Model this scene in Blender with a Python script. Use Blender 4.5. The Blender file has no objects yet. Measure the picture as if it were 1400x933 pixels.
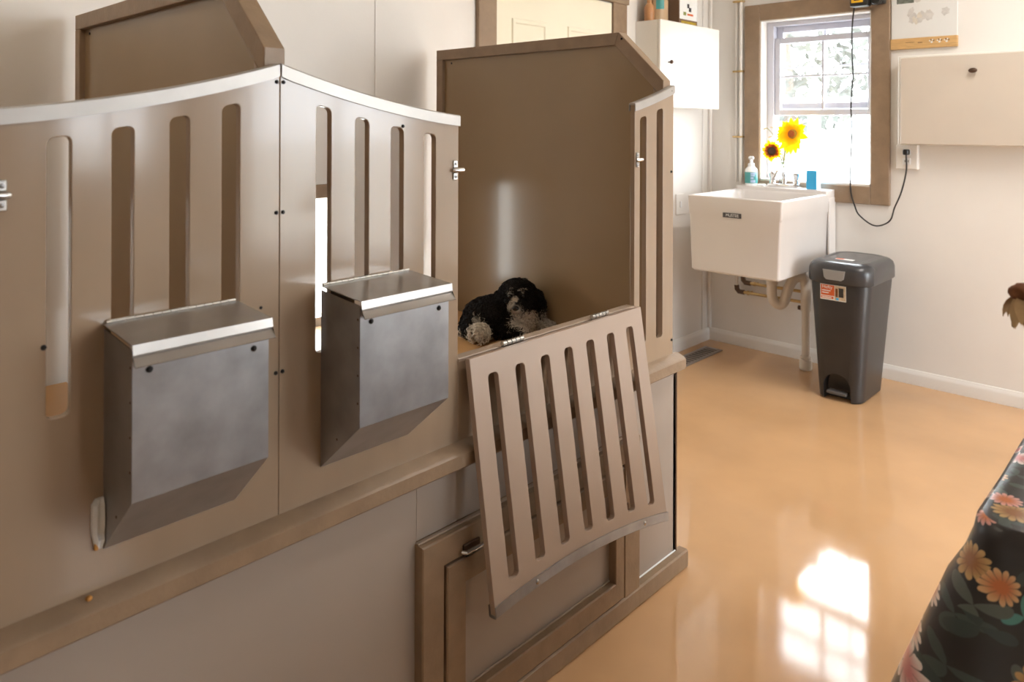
import bpy, bmesh, math, random
from mathutils import Vector, Matrix

random.seed(7)
SC = bpy.context.scene
COL = SC.collection

# ------------------------------------------------------------------ camera
F_PX, YAW, ROLL, PY = 1018.5, 0.763264, -0.00343, 170.3
cam_d = bpy.data.cameras.new('camera')
cam = bpy.data.objects.new('camera', cam_d)
COL.objects.link(cam)
cam_d.sensor_fit = 'HORIZONTAL'
cam_d.sensor_width = 36.0
cam_d.lens = F_PX / 1400 * 36.0
cam_d.shift_x = 0.0
cam_d.shift_y = -(466.5 - PY) / 1400
cam_d.clip_start = 0.02
cam_d.clip_end = 200
r_ = Vector((math.cos(YAW), math.sin(YAW), 0))
f_ = Vector((-math.sin(YAW), math.cos(YAW), 0))
d_ = Vector((0, 0, -1))
rr = math.cos(ROLL) * r_ + math.sin(ROLL) * d_
dd = -math.sin(ROLL) * r_ + math.cos(ROLL) * d_
CAMP = Vector((0, 0, 1.25))
m = Matrix.Identity(4)
for i in range(3):
    m[i][0] = rr[i]; m[i][1] = -dd[i]; m[i][2] = -f_[i]; m[i][3] = CAMP[i]
cam.matrix_world = m
cam_d.dof.use_dof = True
cam_d.dof.focus_distance = 1.95
cam_d.dof.aperture_fstop = 5.0
SC.camera = cam

# ------------------------------------------------------------------ world, lights, exposure
SC.view_settings.view_transform = 'Standard'
SC.view_settings.look = 'None'
SC.view_settings.exposure = 0.64
SC.view_settings.gamma = 1.0
SC.view_settings.use_curve_mapping = False
world = bpy.data.worlds.new('overcast_sky')
SC.world = world
world.use_nodes = True
wb = world.node_tree.nodes['Background']
wb.inputs['Color'].default_value = (0.88, 0.95, 1.0, 1)
wb.inputs['Strength'].default_value = 11.0


def area(name, loc, size, direction, power=None, color=(1, 1, 1), portal=False):
    l = bpy.data.lights.new(name, 'AREA')
    l.shape = 'RECTANGLE'; l.size, l.size_y = size
    o = bpy.data.objects.new(name, l); COL.objects.link(o)
    o.location = loc
    o.rotation_euler = Vector(direction).to_track_quat('-Z', 'Y').to_euler()
    l.color = color
    if portal:
        l.cycles.is_portal = True
    else:
        l.energy = power
    return o


XE, XW, YB, YS, ZC = 2.4, -2.18, 3.95, -1.9, 2.45     # room
EWIN = [(1.25, 1.75, 0.95, 2.0), (2.35, 3.75, 0.08, 2.12)]   # windows of the right wall: y0,y1,z0,z1
WIN = (-1.863, -1.28, 0.945, 1.83)                     # window of the back wall: x0,x1,z0,z1
HATCH2 = (-.196, .104, 0.605, 1.003)
HATCH = (1.13, 1.43, 0.605, 1.003)                     # dog hatch of the left wall
for n, (a, b, c, d) in enumerate(EWIN):
    area('window_portal', (XE + .13, (a + b) / 2, (c + d) / 2), (b - a, d - c), (-1, 0, 0), portal=True)
area('window_portal', ((WIN[0] + WIN[1]) / 2, YB + .16, (WIN[2] + WIN[3]) / 2), (WIN[1] - WIN[0], WIN[3] - WIN[2]), (0, -1, 0), portal=True)
for hh in (HATCH, HATCH2):
    area('hatch_portal', (XW - .13, (hh[0] + hh[1]) / 2, (hh[2] + hh[3]) / 2), (hh[1] - hh[0], hh[3] - hh[2]), (1, 0, 0), portal=True)

# ------------------------------------------------------------------ materials


def lin(c):
    return tuple(((v / 255) / 12.92 if v / 255 <= .04045 else ((v / 255 + .055) / 1.055) ** 2.4) for v in c)


MATS = {}


def mat(name, rgb, rough=.5, metal=0., vary=.06, scale=6., bump=0., bscale=60., coat=0., spec=.5, trans=0., rvary=0., stretch=None, srgb=True, alpha=1.):
    if name in MATS:
        return MATS[name]
    M = bpy.data.materials.new(name); M.use_nodes = True
    nt = M.node_tree; N = nt.nodes; L = nt.links
    p = N['Principled BSDF']
    c = lin(rgb) if srgb else rgb
    tc = N.new('ShaderNodeTexCoord')
    vec = tc.outputs['Object']
    if stretch:
        mp = N.new('ShaderNodeMapping'); mp.inputs['Scale'].default_value = stretch
        L.new(vec, mp.inputs['Vector']); vec = mp.outputs['Vector']
    nz = N.new('ShaderNodeTexNoise'); nz.inputs['Scale'].default_value = scale; nz.inputs['Detail'].default_value = 5
    L.new(vec, nz.inputs['Vector'])
    rp = N.new('ShaderNodeValToRGB')
    rp.color_ramp.elements[0].position = .3; rp.color_ramp.elements[1].position = .7
    rp.color_ramp.elements[0].color = (*[v * (1 - vary) for v in c], 1)
    rp.color_ramp.elements[1].color = (*[min(1, v * (1 + vary)) for v in c], 1)
    L.new(nz.outputs['Fac'], rp.inputs['Fac']); L.new(rp.outputs['Color'], p.inputs['Base Color'])
    p.inputs['Roughness'].default_value = rough
    p.inputs['Metallic'].default_value = metal
    p.inputs['Specular IOR Level'].default_value = spec
    p.inputs['Coat Weight'].default_value = coat
    p.inputs['Coat Roughness'].default_value = .06
    p.inputs['Transmission Weight'].default_value = trans
    if rvary:
        mr = N.new('ShaderNodeMapRange')
        mr.inputs['To Min'].default_value = max(0, rough - rvary); mr.inputs['To Max'].default_value = rough + rvary
        L.new(nz.outputs['Fac'], mr.inputs['Value']); L.new(mr.outputs['Result'], p.inputs['Roughness'])
    if bump:
        n2 = N.new('ShaderNodeTexNoise'); n2.inputs['Scale'].default_value = bscale; n2.inputs['Detail'].default_value = 4
        L.new(vec, n2.inputs['Vector'])
        bp = N.new('ShaderNodeBump'); bp.inputs['Strength'].default_value = bump; bp.inputs['Distance'].default_value = .004
        L.new(n2.outputs['Fac'], bp.inputs['Height']); L.new(bp.outputs['Normal'], p.inputs['Normal'])
    MATS[name] = M
    return M


wall_m = mat('wall_paint', (235, 230, 224), .38, vary=.015, bump=.05, bscale=120)
ceil_m = mat('ceiling_paint', (240, 238, 232), .7, vary=.02)
trimw_m = mat('white_trim_paint', (236, 231, 225), .35, vary=.02)
panel_m = mat('taupe_panel_gloss', (158, 136, 114), .17, vary=.06, scale=4, bump=.07, bscale=7, rvary=.09, coat=.3, stretch=(1, 2.5, .6))
lower_m = mat('grey_beige_panel', (166, 154, 143), .3, vary=.03, scale=3, bump=.03, bscale=30)
part_m = mat('brown_partition_gloss', (152, 128, 98), .2, vary=.05, scale=3, bump=.04, bscale=7, rvary=.06, coat=.2)
gate_lit_m = mat('gate_board_lit_gloss', (178, 157, 141), .26, vary=.04, scale=4, bump=.04, bscale=9)  # less yellowed inner face, with the stronger light there lifted into its colour
taupe_m = mat('taupe_trim_paint', (147, 123, 99), .42, vary=.10, scale=22, bump=.2, bscale=90)
edge_m = mat('panel_edge', (168, 148, 130), .35, vary=.04)
alu_m = mat('aluminium_cap', (172, 167, 162), .38, metal=.5, vary=.05, scale=20, bump=.08, bscale=70)
galv_m = mat('galvanised_steel', (160, 159, 160), .36, metal=.75, vary=.13, scale=22, bump=.03, bscale=50, rvary=.06)
lidsteel_m = mat('lid_steel', (160, 154, 148), .26, metal=.5, vary=.08, scale=14)
steel_m = mat('bright_steel', (205, 205, 203), .25, metal=.9, vary=.05)
black_m = mat('black_bolt', (24, 21, 19), .45, metal=.3)
penfloor_m = mat('pen_floor_vinyl', (196, 150, 98), .35, vary=.08, scale=8)
vinyl_m = mat('window_vinyl', (206, 207, 218), .3, vary=.01)
door_m = mat('cream_door_paint', (238, 231, 208), .35, vary=.015)
tub_m = mat('tub_plastic', (218, 211, 206), .3, vary=.02, scale=5)
pvc_m = mat('pvc_pipe', (228, 220, 210), .35, vary=.03)
brass_m = mat('brass_pipe', (196, 165, 112), .35, metal=.7, vary=.1, scale=30)
bronze_m = mat('dark_fitting', (92, 70, 54), .4, metal=.6, vary=.1, scale=30)
chrome_m = mat('chrome', (225, 225, 226), .12, metal=1., vary=.02)
can_m = mat('charcoal_plastic', (50, 47, 46), .34, vary=.08, scale=12, bump=.06, bscale=200)
canlid_m = mat('charcoal_lid_plastic', (62, 62, 64), .25, vary=.06, scale=10)
cord_m = mat('black_cord', (28, 27, 27), .5)
cab_m = mat('white_cabinet', (238, 234, 226), .28, vary=.015)
cab2_m = mat('cream_cabinet', (206, 194, 180), .4, vary=.02)
white_m = mat('white_plastic', (240, 240, 240), .35, vary=.01)
teal_m = mat('teal_label', (72, 150, 148), .4)
blue_m = mat('sky_blue_card', (56, 176, 232), .45, vary=.03)
yellow_m = mat('sunflower_yellow', (255, 206, 8), .5, vary=.08, scale=40)
rust_m = mat('sunflower_rust', (178, 92, 34), .6, vary=.15, scale=40)
disc_m = mat('sunflower_disc', (66, 42, 20), .8, vary=.3, scale=120, bump=.6, bscale=300)
disco_m = mat('sunflower_disc_orange', (176, 92, 36), .8, vary=.3, scale=200, bump=.6, bscale=300)
olive_m = mat('sunflower_ring', (176, 148, 40), .8, vary=.2, scale=120)
stem_m = mat('plant_stem', (126, 132, 62), .6, vary=.2, scale=20)
dry_m = mat('dried_petal', (184, 154, 112), .8, vary=.25, scale=40)
drybrown_m = mat('dried_seedhead', (112, 66, 32), .9, vary=.3, scale=90)
woodbd_m = mat('light_wood', (206, 164, 108), .5, vary=.14, scale=8, stretch=(3, 3, 40))
paper_m = mat('paper_white', (226, 225, 222), .6, vary=.02)
orange_m = mat('orange_print', (206, 92, 38), .5, vary=.04)
greyprint_m = mat('grey_print', (205, 201, 196), .6, vary=.12, scale=40)
creamprint_m = mat('cream_print', (212, 204, 190), .6, vary=.08, scale=60)
kibble_m = mat('kibble', (190, 134, 66), .8, vary=.2, scale=200)
blackpl_m = mat('black_plastic', (34, 33, 33), .4)
dewy_m = mat('yellow_plastic', (232, 178, 24), .4)
jar_m = mat('jar_plastic', (186, 156, 122), .25, vary=.1)
boxbrown_m = mat('brown_card', (116, 88, 66), .6, vary=.05)
vent_m = mat('vent_metal', (150, 138, 128), .4, metal=.4)
dark_m = mat('dark_gap', (26, 22, 20), .8)
ground_m = mat('pale_gravel', (190, 186, 178), .9, vary=.12, scale=3)
leaf_m = mat('tree_leaf', (92, 95, 90), .7, vary=.2, scale=5)
bark_m = mat('tree_bark', (110, 98, 88), .9, vary=.2)
for _m in (yellow_m, rust_m):
    _n = _m.node_tree.nodes; _l = _m.node_tree.links
    _t = _n.new('ShaderNodeBsdfTranslucent'); _x = _n.new('ShaderNodeMixShader'); _x.inputs[0].default_value = .5
    _l.new(_n['Principled BSDF'].inputs['Base Color'].links[0].from_socket, _t.inputs['Color'])
    _l.new(_n['Principled BSDF'].outputs[0], _x.inputs[1]); _l.new(_t.outputs[0], _x.inputs[2]); _l.new(_x.outputs[0], _n['Material Output'].inputs['Surface'])
glass_m = bpy.data.materials.new('window_glass'); glass_m.use_nodes = True
_nt = glass_m.node_tree; _p = _nt.nodes['Principled BSDF']
_tr = _nt.nodes.new('ShaderNodeBsdfTransparent'); _gl = _nt.nodes.new('ShaderNodeBsdfGlossy'); _mx = _nt.nodes.new('ShaderNodeMixShader')
_gl.inputs['Roughness'].default_value = .03
_nzw = _nt.nodes.new('ShaderNodeTexNoise'); _nzw.inputs['Scale'].default_value = 8
_mrw = _nt.nodes.new('ShaderNodeMapRange'); _mrw.inputs['To Min'].default_value = .05; _mrw.inputs['To Max'].default_value = .08
_nt.links.new(_nzw.outputs['Fac'], _mrw.inputs['Value']); _nt.links.new(_mrw.outputs['Result'], _mx.inputs['Fac'])
_nt.links.new(_tr.outputs[0], _mx.inputs[1]); _nt.links.new(_gl.outputs[0], _mx.inputs[2])
_nt.links.new(_mx.outputs[0], _nt.nodes['Material Output'].inputs['Surface'])
clear_m = mat('clear_glass', (240, 244, 244), .03, trans=1., vary=.01)

# glossy epoxy floor
floor_m = mat('epoxy_floor', (206, 164, 121), .07, vary=.10, scale=2.2, bump=.045, bscale=3.5, coat=0., rvary=.04)


def floral_material():
    M = bpy.data.materials.new('floral_cloth'); M.use_nodes = True
    nt = M.node_tree; N = nt.nodes; L = nt.links
    p = N['Principled BSDF']; p.inputs['Roughness'].default_value = .3; p.inputs['Specular IOR Level'].default_value = .7
    uv = N.new('ShaderNodeTexCoord').outputs['UV']

    def math_(op, a, b=None, c=None):
        n = N.new('ShaderNodeMath'); n.operation = op
        for i, v in enumerate((a, b, c)):
            if v is None: continue
            if isinstance(v, (int, float)): n.inputs[i].default_value = v
            else: L.new(v, n.inputs[i])
        return n.outputs[0]

    def cells(scale, off, rnd):
        mp = N.new('ShaderNodeMapping'); mp.inputs['Scale'].default_value = (scale,) * 3; mp.inputs['Location'].default_value = (*off, 0)
        L.new(uv, mp.inputs['Vector'])
        v = N.new('ShaderNodeTexVoronoi'); v.voronoi_dimensions = '2D'; v.inputs['Scale'].default_value = 1; v.inputs['Randomness'].default_value = rnd
        L.new(mp.outputs[0], v.inputs['Vector'])
        sub = N.new('ShaderNodeVectorMath'); sub.operation = 'SUBTRACT'
        L.new(mp.outputs[0], sub.inputs[0]); L.new(v.outputs['Position'], sub.inputs[1])
        sp = N.new('ShaderNodeSeparateXYZ'); L.new(sub.outputs[0], sp.inputs[0])
        sc = N.new('ShaderNodeSeparateColor'); L.new(v.outputs['Color'], sc.inputs[0])
        ang = math_('ARCTAN2', sp.outputs[1], sp.outputs[0])
        return v.outputs['Distance'], ang, sc.outputs

    def mix(fac, a, b):
        n = N.new('ShaderNodeMix'); n.data_type = 'RGBA'
        L.new(fac, n.inputs[0])
        for k, v in ((6, a), (7, b)):
            if isinstance(v, tuple): n.inputs[k].default_value = (*lin(v), 1)
            else: L.new(v, n.inputs[k])
        return n.outputs[2]

    def ramp(fac, stops, interp='CONSTANT'):
        n = N.new('ShaderNodeValToRGB'); n.color_ramp.interpolation = interp
        e = n.color_ramp.elements
        while len(e) < len(stops): e.new(.5)
        for k, (pos, col) in enumerate(stops):
            e[k].position = pos; e[k].color = (*lin(col), 1)
        L.new(fac, n.inputs[0]); return n.outputs[0]
    col = (34, 31, 30)
    # leaves: three-lobed teal and grey-green shapes
    for scale, off, rnd in ((15.5, (3.1, 1.7), 1.), (13., (.4, 8.2), 1.)):
        d, a, c = cells(scale, off, rnd)
        lobe = math_('ABSOLUTE', math_('COSINE', math_('ADD', math_('MULTIPLY', a, 1.5), math_('MULTIPLY', c[0], 6.))))
        rad = math_('MULTIPLY', math_('POWER', lobe, 2.6), .38)
        fac = math_('LESS_THAN', d, rad)
        lc = ramp(c[1], [(0, (64, 78, 72)), (.4, (52, 66, 62)), (.72, (86, 150, 142)), (.84, (92, 100, 92))])
        col = mix(fac, col, lc)
    # daisies
    for scale, off, rnd in ((14.5, (.30, .62), .8),):
        d, a, c = cells(scale, off, rnd)
        pet = math_('ABSOLUTE', math_('COSINE', math_('ADD', math_('MULTIPLY', a, 6.5), math_('MULTIPLY', c[2], 5.))))
        size = math_('ADD', math_('MULTIPLY', c[1], .14), .26)
        rad = math_('MULTIPLY', size, math_('ADD', math_('MULTIPLY', math_('POWER', pet, .6), .38), .64))
        inside = math_('LESS_THAN', d, rad)
        rel = math_('DIVIDE', d, size)
        out_c = ramp(c[0], [(0, (224, 178, 128)), (.22, (238, 224, 216)), (.56, (228, 168, 158)), (.75, (206, 168, 112))])
        in_c = ramp(c[0], [(0, (204, 116, 60)), (.3, (210, 130, 126)), (.52, (210, 118, 66)), (.75, (160, 104, 52))])
        t = N.new('ShaderNodeMapRange'); t.inputs['From Min'].default_value = .3; t.inputs['From Max'].default_value = .85
        L.new(rel, t.inputs['Value'])
        pc = mix(t.outputs[0], in_c, out_c)
        gap = math_('MULTIPLY', math_('LESS_THAN', pet, .25), math_('GREATER_THAN', rel, .35))
        pc = mix(math_('MULTIPLY', gap, .55), pc, (96, 58, 36))
        col = mix(inside, col, pc)
    L.new(col, p.inputs['Base Color'])
    nz = N.new('ShaderNodeTexNoise'); nz.inputs['Scale'].default_value = 400
    L.new(uv, nz.inputs['Vector'])
    bp = N.new('ShaderNodeBump'); bp.inputs['Strength'].default_value = .08; bp.inputs['Distance'].default_value = .002
    L.new(nz.outputs['Fac'], bp.inputs['Height']); L.new(bp.outputs[0], p.inputs['Normal'])
    return M


floral_m = floral_material()

# ------------------------------------------------------------------ mesh helpers


def V(*a):
    return Vector(a)


def link_mesh(name, me, material, parent=None):
    o = bpy.data.objects.new(name, me); COL.objects.link(o)
    if material is not None:
        me.materials.clear(); me.materials.append(material)
    if parent is not None:
        o.parent = parent
        o.matrix_parent_inverse = parent.matrix_world.inverted()
    return o


def finish(bm, name, material, parent=None, smooth=True, angle=35):
    bmesh.ops.recalc_face_normals(bm, faces=bm.faces)
    me = bpy.data.meshes.new(name); bm.to_mesh(me); bm.free()
    if smooth:
        me.polygons.foreach_set('use_smooth', [True] * len(me.polygons))
        me.set_sharp_from_angle(angle=math.radians(angle))
    return link_mesh(name, me, material, parent)


def box(bm, x0, x1, y0, y1, z0, z1, bev=0., seg=1, mtx=None):
    r = bmesh.ops.create_cube(bm, size=1)
    vs = r['verts']
    for v in vs:
        v.co = V(x0 + (v.co.x + .5) * (x1 - x0), y0 + (v.co.y + .5) * (y1 - y0), z0 + (v.co.z + .5) * (z1 - z0))
    if bev > 0:
        es = list({e for v in vs for e in v.link_edges})
        rb = bmesh.ops.bevel(bm, geom=es, offset=bev, segments=seg, affect='EDGES', profile=.7)
        vs = list({v for f in rb['faces'] for v in f.verts} | {v for v in vs if v.is_valid})
    if mtx is not None:
        bmesh.ops.transform(bm, matrix=mtx, verts=[v for v in vs if v.is_valid])
    return vs


def mbox(name, material, parent, x0, x1, y0, y1, z0, z1, bev=.002, seg=1):
    bm = bmesh.new(); box(bm, x0, x1, y0, y1, z0, z1, bev, seg)
    return finish(bm, name, material, parent)


def ring_loft(bm, rings, caps=True, closed=True):
    vr = [[bm.verts.new(p) for p in r] for r in rings]
    n = len(vr[0])
    for a, b in zip(vr, vr[1:]):
        for i in range(n if closed else n - 1):
            j = (i + 1) % n
            try: bm.faces.new((a[i], a[j], b[j], b[i]))
            except ValueError: pass
    if caps:
        for r in (vr[0], vr[-1]):
            try: bm.faces.new(r)
            except ValueError: pass
    return vr


def frame_dirs(pts):
    out = []
    for i in range(len(pts)):
        a = pts[max(0, i - 1)]; b = pts[min(len(pts) - 1, i + 1)]
        out.append((b - a).normalized())
    return out


def tube(bm, pts, rad, n=10, caps=True):
    pts = [Vector(p) for p in pts]
    T = frame_dirs(pts)
    up = V(0, 0, 1) if abs(T[0].z) < .9 else V(1, 0, 0)
    u = (up - T[0] * up.dot(T[0])).normalized()
    rings = []
    for i, (p, t) in enumerate(zip(pts, T)):
        u = (u - t * u.dot(t)).normalized(); w = t.cross(u)
        r = rad[i] if isinstance(rad, (list, tuple)) else rad
        rings.append([p + (u * math.cos(k * 2 * math.pi / n) + w * math.sin(k * 2 * math.pi / n)) * r for k in range(n)])
    ring_loft(bm, rings, caps)


def smooth_path(pts, sub=8):
    pts = [Vector(p) for p in pts]
    P = [pts[0] * 2 - pts[1]] + pts + [pts[-1] * 2 - pts[-2]]
    out = []
    for i in range(1, len(P) - 2):
        for k in range(sub):
            t = k / sub
            a, b, c, d = P[i - 1], P[i], P[i + 1], P[i + 2]
            out.append(.5 * ((2 * b) + (c - a) * t + (2 * a - 5 * b + 4 * c - d) * t * t + (3 * b - a - 3 * c + d) * t ** 3))
    out.append(pts[-1])
    return out


def lathe(bm, prof, loc=(0, 0, 0), n=24, mtx=None):
    rings = [[V(r * math.cos(k * 2 * math.pi / n), r * math.sin(k * 2 * math.pi / n), z) for k in range(n)] for r, z in prof]
    if mtx is not None: rings = [[mtx @ p for p in r] for r in rings]
    rings = [[p + Vector(loc) for p in r] for r in rings]
    ring_loft(bm, rings)


def rot_to(d):
    return Vector(d).to_track_quat('Z', 'Y').to_matrix().to_4x4()


def bolt(name, loc, d, r, h, material, parent, n=12):
    """domed bolt head with a washer, axis d"""
    bm = bmesh.new()
    lathe(bm, [(r * 1.25, 0), (r * 1.25, h * .3), (r, h * .34), (r * .95, h * .7), (r * .6, h), (r * .2, h * 1.02)], loc, n, rot_to(d))
    return finish(bm, name, material, parent)


def thing(name, label, cat, loc=(0, 0, 0), group=None, kind=None):
    o = bpy.data.objects.new(name, None); COL.objects.link(o)
    o.location = loc; o.empty_display_size = .05
    bpy.context.view_layer.update()
    tag(o, label, cat, group, kind)
    return o


def tag(o, label, cat=None, group=None, kind=None):
    o['label'] = label
    if cat: o['category'] = cat
    if group: o['group'] = group
    if kind: o['kind'] = kind
    return o


def round_rect(x0, x1, y0, y1, r, n=5):
    pts = []
    for cx, cy, a0 in ((x1 - r, y1 - r, 0), (x0 + r, y1 - r, 90), (x0 + r, y0 + r, 180), (x1 - r, y0 + r, 270)):
        for k in range(n + 1):
            a = math.radians(a0 + 90 * k / n)
            pts.append((cx + r * math.cos(a), cy + r * math.sin(a)))
    return pts


def curve_mesh(name, loops, t, bev):
    """flat board of thickness t (local z) with an outline and holes (local xy)"""
    cu = bpy.data.curves.new(name, 'CURVE'); cu.dimensions = '2D'; cu.fill_mode = 'BOTH'
    cu.extrude = t / 2 - bev; cu.bevel_depth = bev; cu.bevel_resolution = 1; cu.offset = -bev
    for lp in loops:
        s = cu.splines.new('POLY'); s.points.add(len(lp) - 1)
        for p, q in zip(s.points, lp): p.co = (q[0], q[1], 0, 1)
        s.use_cyclic_u = True
    o = bpy.data.objects.new(name, cu); COL.objects.link(o)
    dg = bpy.context.evaluated_depsgraph_get()
    me = bpy.data.meshes.new_from_object(o.evaluated_get(dg))
    bpy.data.objects.remove(o); bpy.data.curves.remove(cu)
    bm = bmesh.new(); bm.from_mesh(me)
    bmesh.ops.remove_doubles(bm, verts=bm.verts, dist=1e-5)
    bmesh.ops.recalc_face_normals(bm, faces=bm.faces)
    bm.to_mesh(me); bm.free()
    me.name = name
    me.polygons.foreach_set('use_smooth', [True] * len(me.polygons)); me.set_sharp_from_angle(angle=math.radians(18))
    return me


def YZ(xc):   # local x,y,z -> world y,z,x
    return Matrix(((0, 0, 1, xc), (1, 0, 0, 0), (0, 1, 0, 0), (0, 0, 0, 1)))


def XZ(yc):   # local x,y,z -> world x,z,-y
    return Matrix(((1, 0, 0, 0), (0, 0, -1, yc), (0, 1, 0, 0), (0, 0, 0, 1)))


def board(name, loops, t, bev, mtx, material, parent):
    me = curve_mesh(name, loops, t, bev); me.transform(mtx)
    return link_mesh(name, me, material, parent)


def text_mesh(name, body, size, mtx, material, parent, ext=.0006):
    cu = bpy.data.curves.new(name, 'FONT'); cu.body = body; cu.size = size; cu.extrude = ext; cu.align_x = 'CENTER'; cu.align_y = 'CENTER'
    o = bpy.data.objects.new(name, cu); COL.objects.link(o)
    me = bpy.data.meshes.new_from_object(o.evaluated_get(bpy.context.evaluated_depsgraph_get()))
    bpy.data.objects.remove(o); bpy.data.curves.remove(cu)
    me.transform(mtx)
    return link_mesh(name, me, material, parent)


# ------------------------------------------------------------------ the room


def struct(o, label):
    o['kind'] = 'structure'; o['label'] = label
    return o


bm = bmesh.new(); box(bm, XW - .15, XE + .15, YS - .15, YB + .15, -.1, 0)
struct(finish(bm, 'floor', floor_m), 'glossy tan epoxy floor running to the walls')
bm = bmesh.new(); box(bm, XW - .15, XE + .15, YS - .15, YB + .15, ZC, ZC + .1)
struct(finish(bm, 'ceiling', ceil_m), 'plain white ceiling of the kennel room')


def wall_with_holes(name, axis, c0, c1, a0, a1, holes, label):
    bm = bmesh.new()

    def b(p0, p1, z0, z1):
        if axis == 'y': box(bm, p0, p1, c0, c1, z0, z1)
        else: box(bm, c0, c1, p0, p1, z0, z1)
    cur = a0
    for h0, h1, z0, z1 in holes:
        b(cur, h0, 0, ZC); b(h0, h1, 0, z0); b(h0, h1, z1, ZC); cur = h1
    b(cur, a1, 0, ZC)
    return struct(finish(bm, name, wall_m, smooth=False), label)


wall_with_holes('wall_back', 'y', YB, YB + .15, XW - .15, XE + .15, [WIN], 'white wall behind the sink with the window in it')
wall_with_holes('wall_left', 'x', XW - .15, XW, YS - .15, YB, [HATCH2, HATCH], 'cream white wall behind the kennel row')
wall_with_holes('wall_right', 'x', XE, XE + .15, YS - .15, YB, EWIN, 'white wall with two windows opposite the kennel')
wall_with_holes('wall_front', 'y', YS - .15, YS, XW, XE, [], 'white wall behind the viewer')


def baseboard(name, axis, pos, a0, a1, label, sgn):
    # stepped profile
    prof = [(0, 0), (.012, 0), (.014, .02), (.011, .045), (.011, .052), (.006, .06), (.004, .068), (0, .07)]
    bm = bmesh.new()
    rings = []
    for a in (a0, a1):
        rings.append([(V(a, pos + sgn * d, z) if axis == 'y' else V(pos + sgn * d, a, z)) for d, z in prof])
    ring_loft(bm, rings)
    return struct(finish(bm, name, trimw_m), label)


baseboard('baseboard_back', 'y', YB, XW, XE, 'white moulded baseboard under the window wall', -1)
baseboard('baseboard_left', 'x', XW, 1.9, YB, 'white moulded baseboard between kennel end and room corner', 1)
bm = bmesh.new(); box(bm, XW, XW + .02, YB - .02, YB, .07, ZC, .004)
struct(finish(bm, 'trim_1', trimw_m), 'white vertical corner trim where left and back walls meet')
bm = bmesh.new(); box(bm, XW, XW + .003, 1.572, 1.578, 0, ZC, .001)
struct(finish(bm, 'trim_2', trimw_m), 'thin vertical seam strip on the left wall above the kennel')
bm = bmesh.new(); box(bm, XW, XW + .006, 3.865, 3.885, .07, ZC, .002)
struct(finish(bm, 'trim_3', trimw_m), 'narrow vertical batten on the left wall beside the corner')

# window in the back wall -------------------------------------------------
win = thing('window_1', 'white double-hung window with wide brown casing above the sink', None, ((WIN[0] + WIN[1]) / 2, YB, WIN[2]), kind='structure')
x0, x1, z0, z1 = WIN
CW = .09
for (a, b, c, d) in ((x0 - CW, x0, z0 - CW, z1 + CW), (x1, x1 + CW, z0 - CW, z1 + CW), (x0, x1, z1, z1 + CW), (x0, x1, z0 - CW, z0)):
    mbox('casing_board', taupe_m, win, a, b, YB - .02, YB, c, d, .003)
for (a, b, c, d) in ((x0 - .001, x0 + .006, z0, z1), (x1 - .006, x1 + .001, z0, z1)):
    mbox('jamb', trimw_m, win, a, b, YB - .012, YB + .15, c, d, .001)
mbox('head_jamb', trimw_m, win, x0, x1, YB - .012, YB + .15, z1 - .006, z1 + .001, .001)
mbox('sill', trimw_m, win, x0, x1, YB - .012, YB + .15, z0 - .001, z0 + .012, .002)


def sash(parent, y, zz0, zz1, fw, grid):
    a, b = x0 + .045, x1 - .012
    s = bpy.data.objects.new('sash', None); COL.objects.link(s); s.parent = parent; s.matrix_parent_inverse = parent.matrix_world.inverted()
    bpy.context.view_layer.update()
    mbox('stile', vinyl_m, s, a, a + fw, y - .014, y + .014, zz0, zz1, .003)
    mbox('stile', vinyl_m, s, b - fw, b, y - .014, y + .014, zz0, zz1, .003)
    mbox('rail', vinyl_m, s, a + fw, b - fw, y - .014, y + .014, zz0, zz0 + fw, .003)
    mbox('rail', vinyl_m, s, a + fw, b - fw, y - .014, y + .014, zz1 - fw, zz1, .003)
    if grid:
        xm = (a + b) / 2; zm = (zz0 + zz1) / 2
        mbox('muntin', vinyl_m, s, xm - .006, xm + .006, y - .006, y + .006, zz0 + fw, zz1 - fw, .001)
        mbox('muntin', vinyl_m, s, a + fw, b - fw, y - .0062, y + .0062, zm - .005, zm + .005, .001)
    for k in range(2):
        xa, xb = (a + fw, (a + b) / 2) if k == 0 else ((a + b) / 2, b - fw)
        mbox('pane', glass_m, s, xa, xb, y - .001, y + .001, zz0 + fw, zz1 - fw, 0)


mbox('outer_frame', vinyl_m, win, x0 + .006, x0 + .045, YB + .06, YB + .13, z0 + .012, z1 - .006, .003)
mbox('outer_frame', vinyl_m, win, x1 - .012, x1 - .006, YB + .06, YB + .13, z0 + .012, z1 - .006, .002)
mbox('outer_frame', vinyl_m, win, x0 + .045, x1 - .012, YB + .06, YB + .13, z1 - .03, z1 - .006, .003)
sash(win, YB + .085, 1.305, 1.735, .032, True)
sash(win, YB + .115, 1.34, 1.80, .035, True)

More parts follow.
